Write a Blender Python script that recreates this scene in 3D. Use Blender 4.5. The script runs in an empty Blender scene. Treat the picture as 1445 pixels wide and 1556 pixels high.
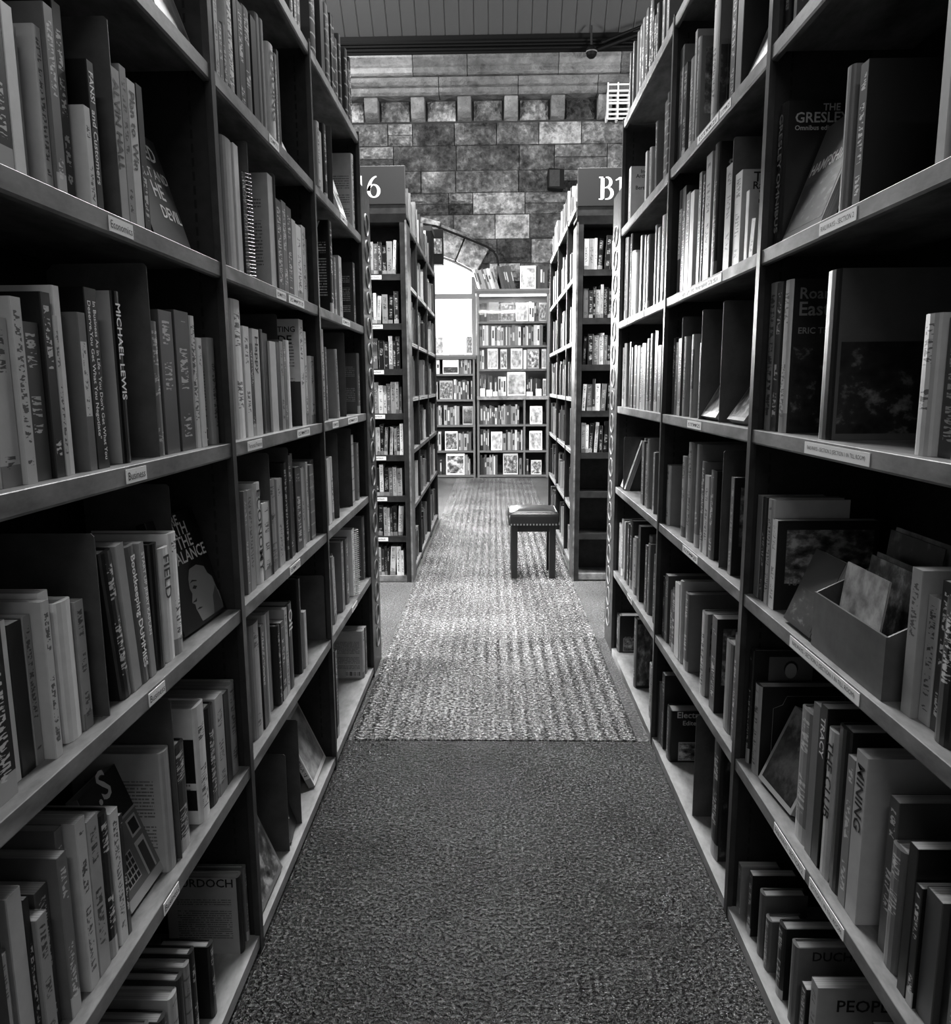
import bpy, bmesh, math, random
from mathutils import Matrix, Vector

# ------------------------------------------------------------------ camera, world, lights
scene = bpy.context.scene
COL = scene.collection
RND = random.Random(11)

CAM_H = 1.35
yaw, pitch, roll = math.radians(-1.389), math.radians(9.358), 0.0065
F = Vector((math.sin(yaw) * math.cos(pitch), math.cos(yaw) * math.cos(pitch), -math.sin(pitch)))
R0 = Vector((math.cos(yaw), -math.sin(yaw), 0))
U0 = R0.cross(F)
CR = R0 * math.cos(roll) - U0 * math.sin(roll)
CU = U0 * math.cos(roll) + R0 * math.sin(roll)
cam = bpy.data.cameras.new('camera')
cam.sensor_fit = 'HORIZONTAL'
cam.sensor_width = 36
cam.lens = 36 * 1170 / 1445
cam.clip_start = 0.02
cam_o = bpy.data.objects.new('camera', cam)
COL.objects.link(cam_o)
m = Matrix((CR, CU, -F)).transposed().to_4x4()
m.translation = Vector((0, 0, CAM_H))
cam_o.matrix_world = m
scene.camera = cam_o

scene.view_settings.view_transform = 'Standard'
scene.view_settings.look = 'None'
scene.view_settings.gamma = 1
scene.view_settings.use_curve_mapping = False
scene.view_settings.exposure = 0.0

world = bpy.data.worlds.new('overcast_sky')
scene.world = world
world.use_nodes = True
world.node_tree.nodes['Background'].inputs[0].default_value = (1, 1, 1, 1)
world.node_tree.nodes['Background'].inputs[1].default_value = 2.2


def area(name, loc, target, sx, sy, watts, spread=180):
    l = bpy.data.lights.new(name, 'AREA')
    l.shape = 'RECTANGLE'
    l.size, l.size_y, l.energy = sx, sy, watts
    l.spread = math.radians(spread)
    o = bpy.data.objects.new(name, l)
    COL.objects.link(o)
    o.location = loc
    o.rotation_euler = (Vector(target) - Vector(loc)).to_track_quat('-Z', 'Y').to_euler()
    return o


# daylight entering by the arched window of the far wall and by the two tall side windows
area('daylight_far_window', (-1.9, 13.0, 2.75), (-0.2, 5.0, 0.4), 3.4, 2.2, 2000)
area('daylight_left_window', (-7.9, 4.35, 2.6), (0, 4.35, 1.0), 2.0, 2.2, 2600)
area('daylight_right_window', (7.9, 4.35, 2.6), (0, 4.35, 1.0), 2.0, 2.2, 2600)
ADDED_LAMPS = [((0.0, 4.5, 4.6), 400), ((-2.2, 9.9, 6.9), 130), ((0.0, -1.5, 3.6), 52), ((0.0, 7.1, 5.7), 330)]  # added lamps, out of view, brightening floor, near shelves and stone wall


# ------------------------------------------------------------------ helpers
def lin(t):
    t = max(0.0, min(1.0, t))
    return t ** 2.2


def g4(t):
    v = lin(t)
    return (v, v, v, 1)


def tag(o, label=None, cat=None, group=None, kind=None):
    if label:
        o['label'] = label
    if cat:
        o['category'] = cat
    if group:
        o['group'] = group
    if kind:
        o['kind'] = kind
    return o


def obj(name, mesh, parent=None, mats=None):
    o = bpy.data.objects.new(name, mesh)
    COL.objects.link(o)
    if mats is not None and not mesh.materials:
        for mm in (mats if isinstance(mats, (list, tuple)) else [mats]):
            mesh.materials.append(mm)
    if parent:
        o.parent = parent
    return o


def empty(name, loc=(0, 0, 0), rotz=0.0):
    o = bpy.data.objects.new(name, None)
    o.empty_display_size = 0.05
    COL.objects.link(o)
    o.location = loc
    o.rotation_euler = (0, 0, rotz)
    return o


class MB:
    """collects polygons for one mesh"""
    def __init__(self):
        self.v, self.f, self.mi = [], [], []

    def poly(self, pts, mi=0):
        n = len(self.v)
        self.v += [tuple(p) for p in pts]
        self.f.append(tuple(range(n, n + len(pts))))
        self.mi.append(mi)

    def box(self, x0, x1, y0, y1, z0, z1, mi=0, skip=()):
        n = len(self.v)
        self.v += [(x0, y0, z0), (x1, y0, z0), (x1, y1, z0), (x0, y1, z0), (x0, y0, z1), (x1, y0, z1), (x1, y1, z1), (x0, y1, z1)]
        fs = dict(b=(0, 3, 2, 1), t=(4, 5, 6, 7), f=(0, 1, 5, 4), k=(2, 3, 7, 6), l=(3, 0, 4, 7), r=(1, 2, 6, 5))
        for k, q in fs.items():
            if k in skip:
                continue
            self.f.append(tuple(n + i for i in q))
            self.mi.append(mi[k] if isinstance(mi, dict) and k in mi else (mi.get('*', 0) if isinstance(mi, dict) else mi))
        return self

    def prism(self, prof, axis, a, b, mi=0, smooth=False):
        """closed 2-D profile extruded along axis ('x','y','z') from a to b"""
        def p3(p, t):
            return {'x': (t, p[0], p[1]), 'y': (p[0], t, p[1]), 'z': (p[0], p[1], t)}[axis]
        n, k = len(self.v), len(prof)
        self.v += [p3(p, a) for p in prof] + [p3(p, b) for p in prof]
        for i in range(k):
            j = (i + 1) % k
            self.f.append((n + i, n + j, n + k + j, n + k + i))
            self.mi.append(mi)
        self.f.append(tuple(range(n + k - 1, n - 1, -1)))
        self.mi.append(mi)
        self.f.append(tuple(range(n + k, n + 2 * k)))
        self.mi.append(mi)
        return self

    def tube(self, pts, r, seg=8, mi=0, closed=False):
        pts = [Vector(p) for p in pts]
        n0 = len(self.v)
        m_ = len(pts)
        for i, p in enumerate(pts):
            if closed:
                d = pts[(i + 1) % m_] - pts[i - 1]
            else:
                d = pts[min(i + 1, m_ - 1)] - pts[max(i - 1, 0)]
            d.normalize()
            a = d.cross(Vector((0, 0, 1)))
            if a.length < .05:
                a = d.cross(Vector((1, 0, 0)))
            a.normalize()
            b = d.cross(a)
            rr = r[i] if isinstance(r, (list, tuple)) else r
            for k in range(seg):
                t = 2 * math.pi * k / seg
                self.v.append(tuple(p + (a * math.cos(t) + b * math.sin(t)) * rr))
        for i in range(m_ if closed else m_ - 1):
            j = (i + 1) % m_
            for k in range(seg):
                l = (k + 1) % seg
                self.f.append((n0 + i * seg + k, n0 + i * seg + l, n0 + j * seg + l, n0 + j * seg + k))
                self.mi.append(mi)
        if not closed:
            self.f.append(tuple(n0 + k for k in range(seg - 1, -1, -1)))
            self.mi.append(mi)
            self.f.append(tuple(n0 + (m_ - 1) * seg + k for k in range(seg)))
            self.mi.append(mi)
        return self

    def add_mesh(self, me, mat, mi=0):
        n = len(self.v)
        self.v += [tuple(mat @ v.co) for v in me.vertices]
        for p in me.polygons:
            self.f.append(tuple(n + i for i in p.vertices))
            self.mi.append(mi)
        return self

    def mesh(self, name, mats=None, recalc=True, smooth=False):
        me = bpy.data.meshes.new(name)
        me.from_pydata(self.v, [], self.f)
        if mats is not None:
            for mm in (mats if isinstance(mats, (list, tuple)) else [mats]):
                me.materials.append(mm)
        me.polygons.foreach_set('material_index', self.mi)
        if smooth:
            me.polygons.foreach_set('use_smooth', [True] * len(me.polygons))
        me.update()
        if recalc:
            bm = bmesh.new()
            bm.from_mesh(me)
            bmesh.ops.recalc_face_normals(bm, faces=bm.faces)
            bm.to_mesh(me)
            bm.free()
        return me

    def build(self, name, mats, parent=None, recalc=True, smooth=False):
        return obj(name, self.mesh(name, mats, recalc, smooth), parent)


def bevel(o, w=.003, seg=2):
    md = o.modifiers.new('bevel', 'BEVEL')
    md.width, md.segments, md.limit_method = w, seg, 'ANGLE'
    return o


# lettering with the built-in font, kept as meshes in the XY plane, lower left corner at the origin
_TXT = {}


def text_mesh(body, bold=True):
    key = (body, bold)
    if key in _TXT:
        return _TXT[key]
    cu = bpy.data.curves.new('lettering', 'FONT')
    cu.body = body
    cu.size = 1.0
    cu.resolution_u = 2
    if bold:
        cu.offset = .014
    o = bpy.data.objects.new('lettering', cu)
    COL.objects.link(o)
    bpy.context.view_layer.update()
    dg = bpy.context.evaluated_depsgraph_get()
    me = bpy.data.meshes.new_from_object(o.evaluated_get(dg))
    bpy.data.objects.remove(o)
    bpy.data.curves.remove(cu)
    xs = [v.co.x for v in me.vertices] or [0, 1]
    ys = [v.co.y for v in me.vertices] or [0, 1]
    x0, y0 = min(xs), min(ys)
    for v in me.vertices:
        v.co.x -= x0
        v.co.y -= y0
        v.co.z = 0
    _TXT[key] = (me, max(xs) - x0, max(ys) - y0)
    return _TXT[key]


# ------------------------------------------------------------------ materials
MATS = {}


class NT:
    def __init__(self, name, rough=.6, spec=.5):
        self.m = bpy.data.materials.new(name)
        self.m.use_nodes = True
        self.t = self.m.node_tree
        self.b = self.t.nodes['Principled BSDF']
        self.b.inputs['Roughness'].default_value = rough
        self.b.inputs['Specular IOR Level'].default_value = spec

    def n(self, kind, **kw):
        nd = self.t.nodes.new(kind)
        for k, v in kw.items():
            setattr(nd, k, v)
        return nd

    def put(self, sock, v):
        if hasattr(v, 'is_output') or isinstance(v, bpy.types.NodeSocket):
            self.t.links.new(v, sock)
        else:
            sock.default_value = v

    def math(self, op, a, b=0.0, c=None, clamp=False):
        nd = self.n('ShaderNodeMath', operation=op, use_clamp=clamp)
        self.put(nd.inputs[0], a)
        self.put(nd.inputs[1], b)
        if c is not None:
            self.put(nd.inputs[2], c)
        return nd.outputs[0]

    def mix(self, fac, a, b):
        """scalar mix"""
        nd = self.n('ShaderNodeMix', data_type='FLOAT')
        self.put(nd.inputs[0], fac)
        self.put(nd.inputs[2], a)
        self.put(nd.inputs[3], b)
        return nd.outputs[0]

    def band(self, x, lo, hi):
        return self.math('MULTIPLY', self.math('GREATER_THAN', x, lo), self.math('LESS_THAN', x, hi))

    def noise(self, vec, scale=5, detail=3, rough=.55, w=None):
        nd = self.n('ShaderNodeTexNoise')
        if w is not None:
            nd.noise_dimensions = '4D'
            self.put(nd.inputs['W'], w)
        if vec is not None:
            self.put(nd.inputs['Vector'], vec)
        nd.inputs['Scale'].default_value = scale
        nd.inputs['Detail'].default_value = detail
        nd.inputs['Roughness'].default_value = rough
        return nd.outputs['Fac']

    def coord(self, which='Object'):
        return self.n('ShaderNodeTexCoord').outputs[which]

    def sep(self, v):
        nd = self.n('ShaderNodeSeparateXYZ')
        self.put(nd.inputs[0], v)
        return nd.outputs

    def comb(self, x=0., y=0., z=0.):
        nd = self.n('ShaderNodeCombineXYZ')
        self.put(nd.inputs[0], x)
        self.put(nd.inputs[1], y)
        self.put(nd.inputs[2], z)
        return nd.outputs[0]

    def ramp(self, fac, stops):
        nd = self.n('ShaderNodeValToRGB')
        self.put(nd.inputs[0], fac)
        e = nd.color_ramp.elements
        while len(e) < len(stops):
            e.new(.5)
        for k, (p, v) in zip(e, stops):
            k.position = p
            k.color = g4(v)
        return nd.outputs[0]

    def col(self, v):
        self.put(self.b.inputs['Base Color'], v)

    def bump(self, h, strength=.3, dist=.01):
        nd = self.n('ShaderNodeBump')
        nd.inputs['Strength'].default_value = strength
        nd.inputs['Distance'].default_value = dist
        self.put(nd.inputs['Height'], h)
        self.t.links.new(nd.outputs[0], self.b.inputs['Normal'])


def simple(name, tone, rough=.6, var=.15, scale=8, bump=0, metal=0, spec=.5, dist=.004):
    if name in MATS:
        return MATS[name]
    t = NT(name, rough, spec)
    v = lin(tone)
    f = t.noise(t.coord('Object'), scale, 4)
    k = t.mix(f, v * (1 - var), v * (1 + var))
    t.col(t.comb(k, k, k))
    t.b.inputs['Metallic'].default_value = metal
    if bump:
        t.bump(t.noise(t.coord('Object'), scale * 6, 3), bump, dist)
    MATS[name] = t.m
    return t.m


def book_material(name, kind):
    """tones come from the object's colour: R = cover, G = spine, B = ink"""
    t = NT(name, .42, .5)
    oi = t.n('ShaderNodeObjectInfo')
    r, g, b = t.sep(oi.outputs['Color'])
    rnd = oi.outputs['Random']
    gen = t.coord('Generated')
    u, w, v = t.sep(gen)                  # depth, thickness, height (0..1)
    spine = kind.startswith('spine')
    base = g if spine else r
    wear = t.noise(t.coord('Object'), 35, 3)
    base = t.math('MULTIPLY', base, t.mix(wear, .82, 1.15))
    if kind == 'spine_text':
        wob = t.noise(t.comb(t.math('MULTIPLY', w, 2.4), t.math('MULTIPLY', v, 58), t.math('MULTIPLY', rnd, 50)), 1.0, 1)
        blk = t.noise(t.comb(0., t.math('MULTIPLY', v, 4.2), t.math('MULTIPLY', rnd, 90)), 1.0, 0)
        msk = t.math('MULTIPLY', t.math('GREATER_THAN', wob, .53), t.band(w, .24, .76))
        msk = t.math('MULTIPLY', msk, t.math('GREATER_THAN', blk, .44))
        msk = t.math('MULTIPLY', msk, t.band(v, .1, .93))
        top = t.math('MULTIPLY', t.math('GREATER_THAN', rnd, .6), t.band(v, .0, .13))
        base = t.mix(t.math('MULTIPLY', msk, .85), base, b)
        base = t.mix(t.math('MULTIPLY', top, .6), base, b)
    elif kind == 'spine_bands':
        sn = t.math('SINE', t.math('MULTIPLY', v, 38))
        msk = t.math('GREATER_THAN', sn, .93)
        ttl = t.math('MULTIPLY', t.band(v, .62, .80), t.math('MULTIPLY', t.band(w, .15, .85), t.math('GREATER_THAN', t.noise(t.comb(t.math('MULTIPLY', w, 9), t.math('MULTIPLY', v, 60), rnd), 1.0, 1), .55)))
        base = t.mix(t.math('MULTIPLY', t.math('MAXIMUM', msk, ttl), .6), base, b)
    elif kind == 'spine_label':
        msk = t.math('MULTIPLY', t.band(v, .35, .82), t.band(w, .12, .88))
        txt = t.math('GREATER_THAN', t.noise(t.comb(t.math('MULTIPLY', w, 4), t.math('MULTIPLY', v, 60), rnd), 1.0, 1), .55)
        base = t.mix(msk, base, t.mix(t.math('MULTIPLY', txt, t.band(w, .3, .7)), b, g))
    elif kind in ('cover_blurb', 'cover_barcode', 'cover_manual', 'cover_blocks'):
        row = t.math('MULTIPLY', v, 34 if kind != 'cover_blocks' else 24)
        fr = t.math('FRACT', row)
        word = t.noise(t.comb(t.math('MULTIPLY', u, 46), t.math('MULTIPLY', t.math('FLOOR', row), 7.3), t.math('MULTIPLY', rnd, 20)), 1.0, 1)
        para = t.noise(t.comb(0., t.math('MULTIPLY', v, 7), t.math('MULTIPLY', rnd, 33)), 1.0, 0)
        m_ = t.math('MULTIPLY', t.math('LESS_THAN', fr, .45), t.math('GREATER_THAN', word, .42))
        m_ = t.math('MULTIPLY', m_, t.math('GREATER_THAN', para, .42))
        m_ = t.math('MULTIPLY', m_, t.math('MULTIPLY', t.band(u, .12, .86), t.band(v, .2, .78)))
        base = t.mix(t.math('MULTIPLY', m_, .7), base, b)
        if kind in ('cover_barcode',):
            box = t.math('MULTIPLY', t.band(u, .12, .55), t.band(v, .04, .16))
            bar = t.math('GREATER_THAN', t.noise(t.comb(t.math('MULTIPLY', u, 90), 0., rnd), 1.0, 0), .5)
            base = t.mix(box, base, t.mix(t.math('MULTIPLY', bar, t.band(v, .055, .145)), .6, .02))
        if kind == 'cover_manual':
            base = t.mix(t.band(v, .0, .42), base, .012)
        if kind == 'cover_blocks':
            bl = t.math('MULTIPLY', t.band(u, .0, .5), t.math('MAXIMUM', t.band(v, .36, .74), t.band(v, .12, .3)))
            base = t.mix(bl, base, .01)
    t.col(t.comb(base, base, base))
    t.b.inputs['Roughness'].default_value = .38
    return t.m


for k in ('cover_plain', 'cover_blurb', 'cover_barcode', 'cover_manual', 'cover_blocks', 'spine_plain', 'spine_text', 'spine_bands', 'spine_label'):
    MATS[k] = book_material(k, k)


def ink(tone):
    return simple('ink_%02d' % round(tone * 100), tone, .5, .02)


def picture_material(name, scale, stops, kind='noise'):
    t = NT(name, .4)
    oi = t.n('ShaderNodeObjectInfo')
    w = t.math('MULTIPLY', oi.outputs['Random'], 40.0)
    c = t.coord('Generated')
    f = t.noise(c, scale, 5, .6, w)
    if kind == 'land':
        x, y, z = t.sep(c)
        f = t.math('ADD', t.math('MULTIPLY', f, .55), t.math('MULTIPLY', z, .5))
    t.col(t.ramp(f, stops))
    MATS[name] = t.m


picture_material('picture_pale', 3.4, [(.3, .22), (.47, .5), (.68, .72)])
picture_material('picture_mixed', 6, [(.35, .08), (.5, .3), (.65, .6)])
picture_material('picture_dark', 5, [(.35, .04), (.55, .14), (.7, .42)])
picture_material('picture_landscape', 7, [(.3, .1), (.5, .32), (.62, .2), (.85, .6)], 'land')
picture_material('picture_contrast', 4, [(.38, .08), (.5, .35), (.64, .72)])
PICS = {1: 'picture_pale', 2: 'picture_mixed', 3: 'picture_dark', 4: 'picture_landscape', 5: 'picture_contrast', 6: 'picture_dark', 7: 'picture_mixed'}

t = NT('page_edges', .8)
x_, y_, z_ = t.sep(t.coord('Object'))
f_ = t.noise(t.comb(t.math('MULTIPLY', x_, 3.), t.math('MULTIPLY', y_, 900.), t.math('MULTIPLY', z_, 3.)), 1.0, 2)
t.col(t.ramp(f_, [(.3, .45), (.7, .68)]))
MATS['page_edges'] = t.m

# shelving metal, scratched
def shelf_metal(name, lo, hi, rough):
    t = NT(name, rough, .5)
    c = t.coord('Object')
    x, y, z = t.sep(c)
    f = t.noise(t.comb(t.math('MULTIPLY', x, 14.), t.math('MULTIPLY', y, 5.), t.math('MULTIPLY', z, 14.)), 1.0, 5, .65)
    t.col(t.ramp(f, [(.3, lo), (.68, hi)]))
    rr = t.mix(t.noise(c, 30, 3), rough * .7, rough * 1.3)
    t.put(t.b.inputs['Roughness'], rr)
    MATS[name] = t.m


shelf_metal('shelf_enamel', .22, .50, .5)
shelf_metal('upright_enamel', .09, .20, .36)
shelf_metal('bookend_enamel', .22, .30, .5)
shelf_metal('panel_dark', .05, .09, .7)
shelf_metal('base_board', .36, .58, .55)
simple('slot_black', .02, .9)
simple('label_card', .86, .5, .04)
simple('label_ink', .04, .6, .02)
simple('white_paint', .85, .5, .06)
simple('black_plastic', .02, .65, .1, spec=.15)
simple('dark_timber', .05, .75, .3, 5, spec=.15)
simple('lamp_white', .8, .5, .03)
simple('wire_metal', .5, .3, .05, metal=.8)

# printed strip that is too small to read
t = NT('label_print', .5)
x_, y_, z_ = t.sep(t.coord('Generated'))
wd = t.noise(t.comb(t.math('MULTIPLY', y_, 26), t.math('MULTIPLY', z_, 3.), 0.), 1.0, 1)
mk = t.math('MULTIPLY', t.math('GREATER_THAN', wd, .5), t.math('MULTIPLY', t.band(z_, .25, .75), t.band(y_, .08, .92)))
t.col(t.comb(*[t.mix(mk, lin(.86), lin(.1))] * 3))
MATS['label_print'] = t.m

# rough carpet / ribbed matting
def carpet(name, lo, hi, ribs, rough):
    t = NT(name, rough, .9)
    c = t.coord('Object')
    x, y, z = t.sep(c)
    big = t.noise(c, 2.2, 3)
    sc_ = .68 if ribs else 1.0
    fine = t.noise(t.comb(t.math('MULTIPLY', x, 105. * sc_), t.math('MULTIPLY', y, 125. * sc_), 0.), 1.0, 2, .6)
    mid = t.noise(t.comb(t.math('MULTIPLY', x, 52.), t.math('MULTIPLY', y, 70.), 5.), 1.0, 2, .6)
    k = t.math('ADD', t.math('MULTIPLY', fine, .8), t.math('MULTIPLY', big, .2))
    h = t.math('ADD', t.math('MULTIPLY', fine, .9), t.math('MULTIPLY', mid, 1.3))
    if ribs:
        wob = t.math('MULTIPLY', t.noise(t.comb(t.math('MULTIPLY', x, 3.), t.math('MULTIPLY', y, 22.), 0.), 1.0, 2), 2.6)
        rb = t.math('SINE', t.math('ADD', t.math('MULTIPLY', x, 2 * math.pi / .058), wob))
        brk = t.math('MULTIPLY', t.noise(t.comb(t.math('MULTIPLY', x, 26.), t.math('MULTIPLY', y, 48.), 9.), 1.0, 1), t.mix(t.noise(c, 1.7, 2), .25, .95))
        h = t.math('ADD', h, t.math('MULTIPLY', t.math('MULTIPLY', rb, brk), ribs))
        k = t.math('ADD', k, t.math('MULTIPLY', t.math('MULTIPLY', rb, brk), .05))      # paler crests: some wear, plus light on the rib relief painted into the colour
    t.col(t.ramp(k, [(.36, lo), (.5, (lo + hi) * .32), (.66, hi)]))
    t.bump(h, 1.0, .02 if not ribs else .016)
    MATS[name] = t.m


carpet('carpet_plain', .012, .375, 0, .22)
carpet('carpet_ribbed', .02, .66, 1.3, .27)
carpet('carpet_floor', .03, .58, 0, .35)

# sandstone with its own light and dark patches
def stone(name, stops, scale):
    t = NT(name, .75, .3)
    oi = t.n('ShaderNodeObjectInfo')
    c = t.coord('Object')
    geo = t.n('ShaderNodeNewGeometry').outputs['Position']
    f = t.noise(geo, scale, 6, .65)
    f2 = t.noise(geo, scale * 5, 4, .6)
    k = t.math('ADD', t.math('MULTIPLY', f, .55), t.math('MULTIPLY', f2, .45))
    k = t.math('ADD', k, t.math('MULTIPLY', t.math('SUBTRACT', oi.outputs['Random'], .5), .28))
    t.col(t.ramp(k, stops))
    t.bump(t.math('ADD', f2, t.math('MULTIPLY', f, 2.)), 1.0, .045)
    MATS[name] = t.m


stone('sandstone', [(.3, .06), (.44, .22), (.56, .36), (.72, .62)], 3.2)
stone('sandstone_dressed', [(.25, .2), (.5, .36), (.75, .52)], 1.6)
simple('mortar', .16, .9, .3, 10)
simple('plank_paint', .21, .55, .10, 3)
simple('plaster', .45, .8, .1, 3)
simple('glazing_bar', .35, .5, .03)

t = NT('cabinet_glass', .03)
gl = t.n('ShaderNodeBsdfGlossy')
gl.inputs['Roughness'].default_value = .03
tr = t.n('ShaderNodeBsdfTransparent')
mx = t.n('ShaderNodeMixShader')
mx.inputs[0].default_value = .07
t.t.links.new(tr.outputs[0], mx.inputs[1])
t.t.links.new(gl.outputs[0], mx.inputs[2])
t.t.links.new(mx.outputs[0], t.t.nodes['Material Output'].inputs[0])
MATS['cabinet_glass'] = t.m
MATS['window_glass'] = t.m
simple('leather', .13, .32, .15, 20, .15)
simple('stool_wood', .12, .4, .25, 12)
simple('brass_stud', .6, .3, .05, metal=.7)
simple('case_wood', .30, .5, .3, 6)
simple('case_interior', .16, .7, .2, 4)
simple('case_backing', .42, .7, .15, 4)
simple('sign_board', .10, .55, .06)
simple('sign_letter', .88, .5, .02)
t = NT('strip_tube', .5)
t.b.inputs['Emission Color'].default_value = (1, 1, 1, 1)
t.b.inputs['Emission Strength'].default_value = 2
MATS['strip_tube'] = t.m
TONES = [.07, .14, .22, .3, .4, .5, .6, .72]
STUFF = [simple('shelved_cover_%d' % i, v, .45, .2, 30) for i, v in enumerate(TONES)] + [MATS['page_edges']]
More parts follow.
